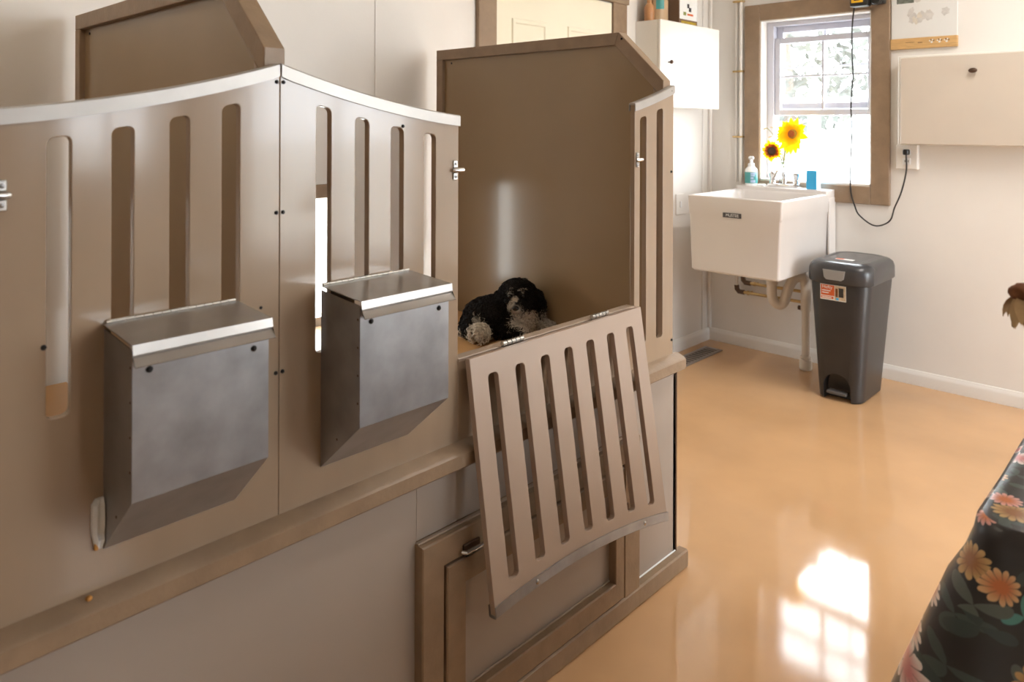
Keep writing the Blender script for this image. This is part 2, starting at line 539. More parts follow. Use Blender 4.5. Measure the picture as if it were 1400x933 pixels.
# right wall windows (out of view, they light the room)
for n, (a, b, c, d) in enumerate(EWIN):
    w = thing('window_%d' % (n + 2), ('wide white window of the right wall facing the kennel', 'full-height glazed door of the right wall near the back corner')[n], None, (XE, (a + b) / 2, c), kind='structure')
    for (p, q, r, s) in ((a - .08, a, c - .08, d + .08), (b, b + .08, c - .08, d + .08), (a, b, d, d + .08), (a, b, c - .08, c)):
        mbox('casing_board', taupe_m, w, XE - .02, XE, p, q, r, s, .003)
    for (p, q, r, s) in ((a, a + .04, c, d), (b - .04, b, c, d), (a + .04, b - .04, c, c + .04), (a + .04, b - .04, d - .04, d), ((a + b) / 2 - .025, (a + b) / 2 + .025, c + .04, d - .04)):
        mbox('frame_bar', vinyl_m, w, XE + .04, XE + .09, p, q, r, s, .003)
    mbox('pane', glass_m, w, XE + .064, XE + .066, a + .04, (a + b) / 2 - .025, c + .04, d - .04, 0)
    mbox('pane', glass_m, w, XE + .064, XE + .066, (a + b) / 2 + .025, b - .04, c + .04, d - .04, 0)

# cream door in the left wall -------------------------------------------------
dr = thing('door_1', 'cream panelled door with brown casing in the left wall behind the kennel', None, (XW, 2.57, 0), kind='structure')
mbox('slab', door_m, dr, XW + .001, XW + .012, 2.172, 2.971, .01, 1.845, .002)
for ya, yb in ((2.262, 2.49), (2.63, 2.86)):
    for za, zb in ((1.12, 1.70), (.25, .98)):
        pm = bpy.data.objects.new('door_panel', None); COL.objects.link(pm); pm.parent = dr; pm.matrix_parent_inverse = dr.matrix_world.inverted()
        bm = bmesh.new()
        rings = []
        for ins, h in ((0, .012), (.004, .018), (.018, .018), (.024, .013), (.05, .013), (.075, .017), (.08, .0175)):
            rings.append([V(XW + h, ya + ins, za + ins), V(XW + h, yb - ins, za + ins), V(XW + h, yb - ins, zb - ins), V(XW + h, ya + ins, zb - ins)])
        bpy.data.objects.remove(pm)
        ring_loft(bm, rings)
        finish(bm, 'door_panel', door_m, dr, angle=15)
mbox('casing_board', taupe_m, dr, XW, XW + .02, 2.064, 2.168, 0, 1.85, .003)
mbox('casing_board', taupe_m, dr, XW, XW + .02, 2.975, 3.09, 0, 1.85, .003)
mbox('casing_head', taupe_m, dr, XW, XW + .024, 2.05, 3.104, 1.85, 1.96, .003)

# dog hatch in the left wall ---------------------------------------------------
for k_, (ha, hb, hc, hd) in enumerate((HATCH, HATCH2)):
    ht = thing('door_%d' % (k_ + 2), ('small open dog hatch with brown casing seen through the kennel slots', 'small nearly closed dog hatch with brown casing in the left pen')[k_], None, (XW, (ha + hb) / 2, hc), kind='structure')
    mbox('casing_board', taupe_m, ht, XW, XW + .02, ha - .05, hb + .035, hd, hd + .045, .003)
    mbox('casing_board', taupe_m, ht, XW, XW + .02, ha - .05, ha, hc, hd, .003)
    mbox('casing_board', taupe_m, ht, XW, XW + .02, hb, hb + .035, hc, hd, .003)
    mbox('sliding_flap', white_m, ht, XW - .05, XW - .04, ha, hb - (.14, .035)[k_], hc, hd, .002)

# unseen ceiling lamp added above the aisle to supply more room light
lamp = thing('added_ceiling_lamp', 'long white ceiling lamp added above the aisle as fill light', 'lamp', (-.3, 2.8, ZC))
mbox('housing', white_m, lamp, -.42, -.18, 2.2, 3.4, ZC - .05, ZC, .008)
em = bpy.data.materials.new('added_lamp_diffuser'); em.use_nodes = True
em.node_tree.nodes['Principled BSDF'].inputs['Emission Color'].default_value = (1, .93, .84, 1)
em.node_tree.nodes['Principled BSDF'].inputs['Emission Strength'].default_value = 3
mbox('diffuser', em, lamp, -.40, -.20, 2.22, 3.38, ZC - .07, ZC - .05, .008)
FILL_LAMP = area('added_lamp_fill', (-.3, 2.8, ZC - .08), (.2, 1.16), (0, 0, -1), power=13, color=(1, .97, .93))
fill_lamp2 = thing('added_ceiling_lamp', 'short warm ceiling lamp added above the left pen as fill light', 'lamp', (-1.6, .0, ZC))  # unseen warm lamp, added to brighten the left partition and wall
mbox('housing', white_m, fill_lamp2, -1.72, -1.48, -.3, .3, ZC - .05, ZC, .008)
mbox('diffuser', em, fill_lamp2, -1.70, -1.50, -.28, .28, ZC - .07, ZC - .05, .008)
area('added_lamp_fill', (-1.6, .0, ZC - .08), (.2, .56), (0, 0, -1), power=2.5, color=(1, .86, .66))

# ------------------------------------------------------------------ the kennel
P = -1.115
T = .014
YM = .617
kn = thing('dog_kennel', 'long taupe raised dog kennel with slotted curved-top front panels', 'kennel', (-1.6, .617, 0))


def child_empty(name, parent):
    o = bpy.data.objects.new(name, None); COL.objects.link(o); o.parent = parent; o.matrix_parent_inverse = parent.matrix_world.inverted()
    bpy.context.view_layer.update()
    return o


def cap_z(y):        # curved top edge of the right pen
    return 1.255 + .265 * (y - 1.2) ** 2


def slots_board(ya, yb, zb, slots, bottom, mirror):
    n = 24
    top = [(yb + (ya - yb) * k / n, cap_z(yb + (ya - yb) * k / n)) for k in range(n + 1)]
    loops = [[(ya, zb), (yb, zb)] + top]
    for s0, s1 in slots:
        zt = cap_z((s0 + s1) / 2) - .042
        sl = (cap_z(s1) - cap_z(s0)) * .8
        q = round_rect(s0, s1, bottom, zt, .009, 4)
        loops.append([(y, z + (sl * ((y - s0) / (s1 - s0) - .5) if z > (bottom + zt) / 2 else 0)) for y, z in q][::-1])
    if mirror:
        loops = [[(2 * YM - y, z) for y, z in lp] for lp in loops]
    return loops


def cap_strip(ya, yb, mirror, h=.018, w=.021, over=.004):
    """folded aluminium channel following the curve"""
    n = 22; rings = []
    for k in range(n + 1):
        y = ya + (yb - ya) * k / n
        z = cap_z(y)
        sl = .53 * (y - 1.2)
        nrm = V(0, -sl, 1).normalized()
        c = V(P - T / 2, y, z)
        ring = []
        for dx, dn in ((-w / 2, -h), (-w / 2, over * .4), (-w / 2 + .003, over), (w / 2 - .003, over), (w / 2, over * .4), (w / 2, -h), (w / 2 - .002, -h), (w / 2 - .002, -.002), (-w / 2 + .002, -.002), (-w / 2 + .002, -h)):
            q = c + nrm * dn; q.x += dx
            if dn <= -.002 and k in (0, n): q.y = y
            if mirror: q.y = 2 * YM - q.y
            ring.append(q)
        rings.append(ring)
    bm = bmesh.new(); ring_loft(bm, rings)
    return bm


S4 = [(.685, .714), (.7635, .7925), (.842, .871), (.921, .950)]
S2 = [(1.655, 1.685), (1.735, 1.766)]
GY0, GY1, GZ = 1.018, 1.622, .777
GP = (GY1 - GY0 - .12) / 6
SG = [(GY0 + .06 + GP * k - .0145, GY0 + .06 + GP * k + .0145) for k in range(7)]
latch_z = 1.158


def latch(parent, y, side):
    q = side
    """two small plates with a sliding pin"""
    l = child_empty('latch', parent)
    for z in (latch_z + .0125, latch_z - .0125):
        bm = bmesh.new(); box(bm, P, P + .003, y - .006, y + .006, z - .0075, z + .0075, .0015)
        pl = finish(bm, 'plate', steel_m, l)
        bolt('screw', (P + .003, y, z), (1, 0, 0), .0028, .002, galv_m, l, 8)
    bm = bmesh.new(); tube(bm, [(P + .003, y - q * .007, latch_z), (P + .005, y - q * .005, latch_z), (P + .005, y + q * .018, latch_z), (P + .005, y + q * .019, latch_z)], .0042, 10)
    finish(bm, 'pin', steel_m, l)


for mir in (False, True):
    my = (lambda y: 2 * YM - y) if mir else (lambda y: y)
    fp = board('front_panel', slots_board(YM + .0004, 1.010, .60, S4, .859, mir), T, .0012, YZ(P - T / 2), panel_m, kn)
    finish(cap_strip(YM + .0015, 1.012, mir), 'cap_strip', alu_m, fp)
    sp = board('front_panel', slots_board(1.630, 1.820, .60, S2, .669, mir), T, .0012, YZ(P - T / 2), panel_m, kn)
    finish(cap_strip(1.628, 1.822, mir), 'cap_strip', alu_m, sp)
    # panel below the gate opening
    a, b = sorted((my(1.010), my(1.630)))
    mbox('front_panel', panel_m, kn, P - T, P, a + .0002, b - .0002, .60, .770, .0012)
    for y, z in ((YM + .006, 1.318), (YM + .006, 1.105), (YM + .006, .844)) + (() if mir else ((.869, 1.246),)):
        bolt('bolt', (P, my(y), z), (1, 0, 0), .0027, .004, black_m, fp, 10)
    for y, z in ((1.806, 1.345), (1.808, 1.12), (1.812, .65)):
        bolt('bolt', (P, my(y), z), (1, 0, 0), .0030, .0035, black_m, sp, 10)
    if not mir:
        latch(fp, 1.000, 1); latch(sp, 1.641, 1)
    else:
        latch(fp, my(1.000), -1)
    # pen floor
    a, b = sorted((my(.637), my(1.80)))
    mbox('pen_floor', penfloor_m, kn, -2.16, P - T - .001, a, b, .562, .582, .002)
bolt('bolt', (P, .281, .956), (1, 0, 0), .003, .003, black_m, kn, 8)
bolt('bolt', (P, .585, .955), (1, 0, 0), .0022, .002, black_m, kn, 8)


def build_gate(mirror, name, swing):
    """slotted gate, hinged along its lower edge; swing 0 = closed"""
    g = child_empty('drop_gate', kn)
    H = V(P - T / 2, 0, GZ)
    if swing:
        piv = V(P + .006, 0, GZ)
        M = Matrix.Translation(piv) @ Matrix.Rotation(swing, 4, 'Y') @ Matrix.Translation(-piv)
    else:
        M = Matrix.Identity(4)
    my = (lambda y: 2 * YM - y) if mirror else (lambda y: y)
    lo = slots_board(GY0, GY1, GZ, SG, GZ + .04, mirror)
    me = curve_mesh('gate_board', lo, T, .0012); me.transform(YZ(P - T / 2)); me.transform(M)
    link_mesh('gate_board', me, gate_lit_m, g)
    bm = cap_strip(GY0 - .001, GY1 + .001, mirror); bmesh.ops.transform(bm, matrix=M, verts=bm.verts)
    finish(bm, 'cap_strip', galv_m, g)
    for y in (GY0 + .12, GY1 - .1):
        b_ = bolt('rivet', (P - T - .003, my(y), cap_z(y) - .008), (-1, 0, 0), .0042, .003, steel_m, g, 10)
        b_.data.transform(M)
    return g, M


# open gate hangs down and outward, resting on the ledge
SW = math.radians(180 - 9.0)
gate, GM = build_gate(False, 'drop_gate', SW)
build_gate(True, 'drop_gate', 0)
for y in (1.165, 1.475):
    hg = child_empty('hinge', gate)
    n = 5; w = .066 / n
    for k in range(n):
        ya = y - .033 + k * w
        bm = bmesh.new(); tube(bm, [(P + .004, ya + .0014, GZ + .005), (P + .004, ya + w - .0014, GZ + .005)], .0058, 10)
        finish(bm, 'knuckle', steel_m, hg)
    mbox('leaf', steel_m, hg, P + .0045, P + .0062, y - .033, y + .033, GZ - .0035, GZ + .001, 0)
# threshold strip
mbox('threshold_strip', edge_m, kn, P - T - .01, P + .001, 1.011, 1.629, .770, .777, .001)

# ledge rail (sloping top)
ld = [(P, .566), (P + .026, .568), (P + .030, .572), (P + .030, .597), (P + .025, .602), (P, .611)]
bm = bmesh.new()
ring_loft(bm, [[V(x, y, z) for x, z in ld] for y in (-.62, 1.840)])
finish(bm, 'ledge_rail', taupe_m, kn)
# base rail on the floor
mbox('base_rail', taupe_m, kn, P - .01, P + .022, -.62, 1.872, 0, .050, .004)
# end and rear of the lower box
mbox('end_panel', lower_m, kn, -2.10, P - .002, 1.826, 1.840, .0, .605, .001)
mbox('end_edge_strip', boxbrown_m, kn, P - .004, P + .001, 1.838, 1.8425, .05, .566, .0005)
mbox('lower_panel', lower_m, kn, P - .016, P - .004, -.60, .908, .050, .566, .001)
mbox('lower_panel', lower_m, kn, P - .016, P - .002, 1.628, 1.838, .050, .566, .001)
mbox('lower_panel', lower_m, kn, P - .016, P - .004, .908, 1.628, .448, .566, .001)
mbox('caulk_bead', white_m, kn, P - .004, P + .001, 1.634, 1.838, .050, .0535, .001)


def mitre_rail(name, pts_out, pts_in, xf, t, parent):
    """one mitred board: quad in yz with a rounded front"""
    bm = bmesh.new()
    q = [pts_out[0], pts_out[1], pts_in[1], pts_in[0]]
    cy = sum(p[0] for p in q) / 4; cz = sum(p[1] for p in q) / 4
    rings = []
    for x, s in ((xf - t, 0), (xf - .003, 0), (xf, .003)):
        r = []
        for (y, z), (oy, oz) in zip(q, [q[3], q[2], q[1], q[0]]):
            v = V(0, oy - y, oz - z)
            vn = v.normalized() if v.length else v
            r.append(V(x, y, z) + vn * s)
        rings.append(r)
    ring_loft(bm, rings)
    return finish(bm, name, taupe_m, parent, angle=20)


def mitre_frame(parent, y0, y1, z0, z1, w, xf, t, sides='LTRB', wr=None):
    wr = wr or w
    o = dict(TL=(y0, z1), TR=(y1, z1), BL=(y0, z0), BR=(y1, z0)); i = dict(TL=(y0 + w, z1 - w), TR=(y1 - wr, z1 - w), BL=(y0 + w, z0 + (w if 'B' in sides else 0)), BR=(y1 - wr, z0 + (w if 'B' in sides else 0)))
    for s, (p, q) in dict(L=('BL', 'TL'), T=('TL', 'TR'), R=('TR', 'BR'), B=('BR', 'BL')).items():
        if s in sides:
            mitre_rail('frame_rail', (o[p], o[q]), (i[p], i[q]), xf, t, parent)


# storage door under the open gate
mitre_frame(kn, .905, 1.632, .050, .444, .055, P + .020, .030, 'LTR', wr=.068)
mbox('caulk_bead', edge_m, kn, P - .004, P + .006, .906, 1.62, .444, .4475, .001)
sd = child_empty('storage_door', kn)
mitre_frame(sd, .964, 1.556, .056, .386, .05, P + .024, .030, 'LTRB', wr=.036)
mbox('door_board', lower_m, sd, P - .010, P + .002, 1.008, 1.526, .100, .342, .001)
mbox('caulk_bead', edge_m, sd, P + .002, P + .006, 1.014, 1.52, .1055, .109, .001)
lt = child_empty('door_latch', sd)
mbox('plate', bronze_m, lt, P + .020, P + .026, 1.006, 1.05, .388, .412, .001)
bm = bmesh.new(); tube(bm, [(P + .026, 1.0, .402), (P + .034, 1.004, .402), (P + .034, 1.06, .402)], .004, 8); finish(bm, 'slide_bar', steel_m, lt)
for y in (1.012, 1.03): bolt('screw', (P + .026, y, .393), (1, 0, 0), .004, .004, black_m, lt, 8)
mbox('hinge_plate', bronze_m, sd, P + .020, P + .026, 1.545, 1.575, .25, .29, .001)


# partitions
def partition(y0, y1):
    pt = child_empty('partition', kn)
    xb, xc, zt, xf, zf = -2.105, -1.285, 1.522, P - T - .004, 1.375
    pz = [(xb + .004, .01), (xf - .008, .01), (xf - .008, zf - .012), (xc, zt - .012), (xb + .004, zt - .012)]
    ym = (y0 + y1) / 2
    board('partition_board', [pz], .012, .001, XZ(ym), part_m, pt)
    w = .037
    dv = V(xf - xc, 0, zf - zt).normalized(); nv = V(dv.z, 0, -dv.x)   # inward normal of the sloping rail
    nv = nv if nv.z < 0 else -nv
    # mitre point at the bend
    bis = (V(0, 0, -1) + nv).normalized(); k = w / bis.dot(V(0, 0, -1)); ci = V(xc, 0, zt) + bis * k
    xs = xf
    ei = V(xf, 0, zf) + nv * w; ei = ei + dv * ((xs - ei.x) / dv.x)
    for nm, q in (('top_rail', [(xb, zt), (xc, zt), (ci.x, ci.z), (xb, zt - w)]), ('sloping_rail', [(xc, zt), (xf, zf), (ei.x, ei.z), (ci.x, ci.z)]), ('front_stile', [(xf - .034, .585), (xf, .585), (xf, ei.z - .001), (xf - .034, ei.z + .0315)]), ('rear_stile', [(xb, zt - w), (xb + .034, zt - w), (xb + .034, .78), (xb, .78)])):
        board(nm, [q], y1 - y0, .002, XZ(ym), taupe_m, pt)
    bolt('screw', (xc + .01, y0, zt - .02), (0, -1, 0), .003, .002, black_m, pt, 8)
    bolt('screw', (-2.035, ym - .006, zt - .05), (0, -1, 0), .003, .002, black_m, pt, 8)
    return pt


partition(1.795, 1.832)
partition(.598, .636)
partition(-.62, -.582)


# ------------------------------------------------------------------ feeders
def feeder(y0, y1, label, ox):
    cy = (y0 + y1) / 2
    f = thing('feeder_box', label, 'feeder', (P, cy, .66), group='steel feeder boxes on the kennel front')
    xo = P + .105 + ox
    prof = [(P + .0005, .663), (xo, .762), (xo, .958), (P + .0005, .966)]
    t = .0012
    # folded sheet: front and sloping bottom
    bm = bmesh.new()
    o = [(P + .0005, .663), (xo, .762), (xo, .955)]
    i = [(P + .0005, .663 + .002), (xo - t, .762 + .0006), (xo - t, .955)]
    ring_loft(bm, [[V(x, y0, z) for x, z in o + i[::-1]], [V(x, y1, z) for x, z in o + i[::-1]]])
    finish(bm, 'front_sheet', galv_m, f, angle=20)
    for ya, yb in ((y0 - t, y0), (y1, y1 + t)):
        bm = bmesh.new(); ring_loft(bm, [[V(x, ya, z) for x, z in prof], [V(x, yb, z) for x, z in prof]])
        sd_ = finish(bm, 'side_sheet', galv_m, f, angle=20)
    # seam flange with rivets on the near side
    for k in range(4):
        z = .80 + .045 * k
        bolt('rivet', (xo - .006, y0 - t, z), (0, -1, 0), .0016, .001, bronze_m, f, 8)
    bolt('rivet', (P + .05, y0 - t, .725), (0, -1, 0), .0016, .001, bronze_m, f, 8)
    # lid with a turned-down, kicked-out lip
    ld_ = child_empty('lid', f)
    pr = [(P + .004, .9735), (xo + .006, .9665), (xo + .008, .954), (xo + .006, .950), (xo + .012, .944), (xo + .0165, .9405)]
    pi = [(x - .0006 * 1, z - .0013) for x, z in pr]
    bm = bmesh.new(); ring_loft(bm, [[V(x, y, z) for x, z in pr + pi[::-1]] for y in (y0 - .003, y1 + .004)])
    finish(bm, 'lid_sheet', lidsteel_m, ld_, angle=15)
    n = 15; w = (y1 - y0) / n
    hg = ld_
    for k in range(n):
        bm = bmesh.new(); tube(bm, [(P + .003, y0 + k * w + .0006, .9755), (P + .003, y0 + (k + 1) * w - .0006, .9755)], .0030, 8)
        finish(bm, 'hinge_knuckle', steel_m, ld_)
    for y in (y0 + .020, y1 - .022):
        bolt('bolt', (xo, y, .930 if y < cy else .926), (1, 0, 0), .0036, .004, black_m, f, 10)
    return f


feeder(.355, .541, 'galvanised feeder box with hinged lid nearest the viewer, left of the panel seam', 0)
feeder(.696, .882, 'galvanised feeder box with hinged lid beside the open gate, right of the panel seam', .010)

# paper strip tucked behind the first feeder
bm = bmesh.new()
rows = [(.736, .343, .3535, .006), (.729, .338, .3535, .010), (.700, .337, .3535, .011), (.688, .338, .3535, .008), (.680, .340, .3535, .011), (.667, .342, .352, .004)]
rings = []
for z, a, b, h in rows:
    rings.append([V(P + .0004, a, z), V(P + h * .6, a + .001, z), V(P + h, a + (b - a) * .35, z), V(P + h * .7, a + (b - a) * .6, z), V(P + h, b - .001, z), V(P + .0004, b, z)])
ring_loft(bm, rings)
pb = thing('paper_wrapper', 'small crumpled white wrapper tucked beside the left feeder box', 'wrapper', (P, .352, .667))
finish(bm, 'wrapper', paper_m, pb, angle=12)
bm = bmesh.new(); box(bm, P + .002, P + .0065, .341, .346, .667, .677, .001); finish(bm, 'orange_tip', kibble_m, pb)

# kibble on the ledge
bm = bmesh.new(); bmesh.ops.create_icosphere(bm, subdivisions=2, radius=.0045)
for v in bm.verts:
    v.co *= 1 + random.uniform(-.12, .12); v.co.z *= .8; v.co += V(-1.102, .332, .6105)
tag(finish(bm, 'kibble', kibble_m, angle=60), 'single tan kibble lying on the kennel ledge', 'kibble')


# ------------------------------------------------------------------ the puppy
def px(u, v, depth, k=1.):
    depth *= k
    return CAMP + (f_ + rr * ((u - 700) / F_PX) + dd * ((v - PY) / F_PX)) * depth


PSC = 1.40
PZ = .583
FACE = -f_
RG = r_


def build_puppy():
    root = thing('puppy', 'small fluffy black and white puppy lying in the open pen', 'dog', px(690, 462, 1.69, PSC) * 1)
    blobs = [((664, 432, 1.69), (.046, .050, .038)), ((678, 429, 1.70), (.046, .046, .040)), ((692, 430, 1.70), (.044, .044, .040)), ((713, 433, 1.695), (.036, .040, .040)),
             ((708, 419, 1.70), (.033, .034, .034)), ((708, 405, 1.685), (.040, .040, .036)), ((707, 414, 1.665), (.028, .03, .022)), ((706, 421, 1.645), (.018, .022, .0145)),
             ((687, 410, 1.69), (.016, .02, .020)), ((683, 420, 1.695), (.013, .018, .024)), ((731, 409, 1.69), (.015, .02, .020)), ((735, 420, 1.695), (.013, .018, .026)),
             ((648, 443, 1.675), (.026, .034, .028)), ((651, 452, 1.65), (.017, .026, .018)), ((656, 455, 1.625), (.0185, .022, .0165)),
             ((640, 447, 1.69), (.014, .016, .018)), ((634, 453, 1.68), (.009, .012, .011)),
             ((728, 440, 1.70), (.018, .03, .017)), ((741, 445, 1.69), (.018, .026, .012)), ((750, 447, 1.685), (.012, .016, .0095)),
             ((700, 448, 1.67), (.02, .03, .018)), ((708, 453, 1.65), (.017, .024, .012)), ((680, 449, 1.67), (.03, .03, .016))]
    bm = bmesh.new()
    for c, r in blobs:
        r = tuple(q * PSC for q in r)
        cen = px(*c, PSC)
        cen.z = max(cen.z, PZ + r[2])
        M = Matrix.Translation(cen) @ Matrix((( *RG[:2], 0, 0), (*FACE[:2], 0, 0), (0, 0, 1, 0), (0, 0, 0, 1))).transposed() @ Matrix.Diagonal((*r, 1))
        bmesh.ops.create_icosphere(bm, subdivisions=3, radius=1, matrix=M)
    me = bpy.data.meshes.new('tmp'); bm.to_mesh(me); bm.free()
    o = bpy.data.objects.new('tmp', me); COL.objects.link(o)
    rm = o.modifiers.new('r', 'REMESH'); rm.mode = 'VOXEL'; rm.voxel_size = .004
    sm = o.modifiers.new('s', 'SMOOTH'); sm.factor = .5; sm.iterations = 6
    body = bpy.data.meshes.new_from_object(o.evaluated_get(bpy.context.evaluated_depsgraph_get()))
    bpy.data.objects.remove(o)
    white = [(px(656, 456, 1.615, PSC), .024, .9), (px(634, 457, 1.67, PSC), .010, .9), (px(706, 424, 1.635, PSC), .0105, .6), (px(704, 411, 1.645, PSC), .0075, .85), (px(701, 419, 1.64, PSC), .0095, .6), (px(713, 437, 1.655, PSC), .020, .95), (px(722, 434, 1.66, PSC), .016, .95), (px(707, 443, 1.65, PSC), .014, .9),
             (px(715, 446, 1.655, PSC), .020, .95), (px(743, 446, 1.675, PSC), .026, .6), (px(728, 443, 1.675, PSC), .012, .7), (px(653, 438, 1.645, PSC), .008, .5), (px(697, 398, 1.65, PSC), .0055, .45), (px(715, 398, 1.65, PSC), .0055, .42)]

    def colour(p, jit=0.):
        w = 0.
        for c, r, s in white:
            d = (p - c).length * (1 + jit) / PSC
            w = max(w, s * max(0, min(1, (r * 1.35 - d) / (r * .35))))
        k = (.012, .009, .007); wcol = (.93, .81, .66)
        return tuple(a + (b - a) * w for a, b in zip(k, wcol))
    fm = bpy.data.materials.new('puppy_coat'); fm.use_nodes = True
    N = fm.node_tree.nodes; Lk = fm.node_tree.links; p = N['Principled BSDF']
    at = N.new('ShaderNodeAttribute'); at.attribute_name = 'coat'
    nz = N.new('ShaderNodeTexNoise'); nz.inputs['Scale'].default_value = 150
    mx = N.new('ShaderNodeMix'); mx.data_type = 'RGBA'; mx.blend_type = 'MULTIPLY'; mx.inputs[0].default_value = .12
    Lk.new(at.outputs['Color'], mx.inputs[6]); Lk.new(nz.outputs['Color'], mx.inputs[7]); Lk.new(mx.outputs[2], p.inputs['Base Color'])
    p.inputs['Roughness'].default_value = .75; p.inputs['Specular IOR Level'].default_value = .25
    ca = body.color_attributes.new('coat', 'FLOAT_COLOR', 'POINT')
    for i, v in enumerate(body.vertices): ca.data[i].color = (*colour(v.co), 1)
    body.polygons.foreach_set('use_smooth', [True] * len(body.polygons))
    body.name = 'body'
    bo = link_mesh('body', body, fm, root)
    # curly coat: tapered bent locks rooted on the skin
    rnd = random.Random(3)
    verts, faces, cols = [], [], []
    polys = body.polygons
    areas = [q.area for q in polys]
    nose_c = px(705, 422, 1.626, PSC)
    eyes = [px(697, 405.5, 1.643, PSC), px(715.5, 405.5, 1.643, PSC)]
    for q in rnd.choices(range(len(polys)), weights=areas, k=13000):
        poly = polys[q]
        if poly.normal.z < -.75: continue
        c = poly.center + V(rnd.uniform(-1, 1), rnd.uniform(-1, 1), rnd.uniform(-1, 1)) * .0015
        if (c - nose_c).length < .0155 or min((c - e).length for e in eyes) < .0125: continue
        nrm = poly.normal
        face_near = (c - px(706, 416, 1.65, PSC)).length < .036
        ln = rnd.uniform(.010, .021) * (.5 if face_near else 1.)
        side = nrm.cross(V(rnd.uniform(-1, 1), rnd.uniform(-1, 1), rnd.uniform(-1, 1)))
        if side.length < 1e-4: continue
        side.normalize(); tdir = (nrm.cross(side) + V(0, 0, -.5)).normalized()
        pts = [c - nrm * .001, c + nrm * ln * .45 + tdir * ln * .2, c + nrm * ln * .6 + tdir * ln * .65 + side * ln * .25, c + nrm * ln * .35 + tdir * ln * .95 + side * ln * .5]
        wd = rnd.uniform(.0014, .0024) * (.7 if face_near else 1.)
        base = len(verts)
        col = colour(c, rnd.uniform(-.2, .2))
        for k, pp in enumerate(pts[:3]):
            if pp.z < PZ + .0006: pp.z = PZ + .0006
            ww = wd * (1, 1., .75)[k]
            for a in range(3):
                an = a * 2.0944
                verts.append(pp + (side * math.cos(an) + nrm.cross(side) * .3 * math.sin(an) + nrm * .7 * math.sin(an)) * ww)
                cols.append(col)
        tip = pts[3]; tip.z = max(tip.z, PZ + .0006)
        verts.append(tip); cols.append(col)
        for k in range(2):
            for a in range(3):
                b2 = (a + 1) % 3
                faces.append((base + 3 * k + a, base + 3 * k + b2, base + 3 * k + 3 + b2, base + 3 * k + 3 + a))
        for a in range(3): faces.append((base + 6 + a, base + 6 + (a + 1) % 3, base + 9))
    fme = bpy.data.meshes.new('fur'); fme.from_pydata([tuple(v) for v in verts], [], faces)
    fa = fme.color_attributes.new('coat', 'FLOAT_COLOR', 'POINT')
    fa.data.foreach_set('color', [x for c in cols for x in (*c, 1.)])
    fme.polygons.foreach_set('use_smooth', [True] * len(fme.polygons))
    fo = link_mesh('fur', fme, fm, root); fo['kind'] = 'stuff'
    nm = mat('wet_black', (14, 12, 12), .25, vary=.1)
    bm = bmesh.new()
    bmesh.ops.create_icosphere(bm, subdivisions=3, radius=1, matrix=Matrix.Translation(nose_c) @ Matrix((( *RG[:2], 0, 0), (*FACE[:2], 0, 0), (0, 0, 1, 0), (0, 0, 0, 1))).transposed() @ Matrix.Diagonal((.0105, .007, .0077, 1)))
    finish(bm, 'nose', nm, root, angle=80)
    for e in eyes:
        bm = bmesh.new(); bmesh.ops.create_icosphere(bm, subdivisions=3, radius=.0073, matrix=Matrix.Translation(e))
        finish(bm, 'eye', nm, root, angle=80)
    return root


build_puppy()

# ------------------------------------------------------------------ laundry sink
SX0, SX1, SY0, SY1, SZ, SB = -1.945, -1.455, 3.305, 3.948, .902, .530


def tub_ring(ix, iy0, iy1, z, r=.03, n=4):
    return [V(x, y, z) for x, y in round_rect(SX0 + ix, SX1 - ix, SY0 + iy0, SY1 - iy1, r, n)]


sk = thing('laundry_sink', 'white plastic laundry sink mounted on the wall under the window', 'sink', (-1.7, 3.94, .53))
bm = bmesh.new()
rings = [tub_ring(.06, .05, .05, SB - .0, .03), tub_ring(.026, .012, .02, SB, .016), tub_ring(.018, .006, .016, SB + .008, .014), tub_ring(.008, .004, .012, SZ - .098, .014), tub_ring(.004, .001, .004, SZ - .09, .012), tub_ring(0, 0, .0, SZ - .004, .012), tub_ring(.004, .004, .0, SZ, .012),
         tub_ring(.018, .018, .13, SZ, .02), tub_ring(.026, .028, .135, SZ - .012, .03), tub_ring(.05, .05, .16, SB + .05, .05), tub_ring(.08, .08, .19, SB + .03, .05)]
ring_loft(bm, rings)
finish(bm, 'basin', tub_m, sk, angle=32)
bm = bmesh.new()
box(bm, SX0, SX1, SY1 - .128, SY1, SZ - .02, SZ + .018, .006, 2)
finish(bm, 'faucet_deck', tub_m, sk)
mbox('wall_bracket', tub_m, sk, SX1 - .008, SX1 + .002, SY1 - .09, SY1 - .005, .55, SZ - .02, .002)
bd = child_empty('badge', sk)
mbox('badge_plate', mat('badge_dark', (70, 66, 66), .4), bd, -1.750, -1.655, SY0 - .0035, SY0 + .001, .806, .829, .001)
text_mesh('badge_lettering', 'MUSTEE', .019, Matrix.Translation((-1.7, SY0 - .0042, .8175)) @ Matrix.Rotation(math.radians(90), 4, 'X'), paper_m, bd, .0004)
bolt('plug', (-1.60, SY0 + .009, .66), (0, -1, 0), .005, .003, bronze_m, sk, 8)
DZ = SZ + .018
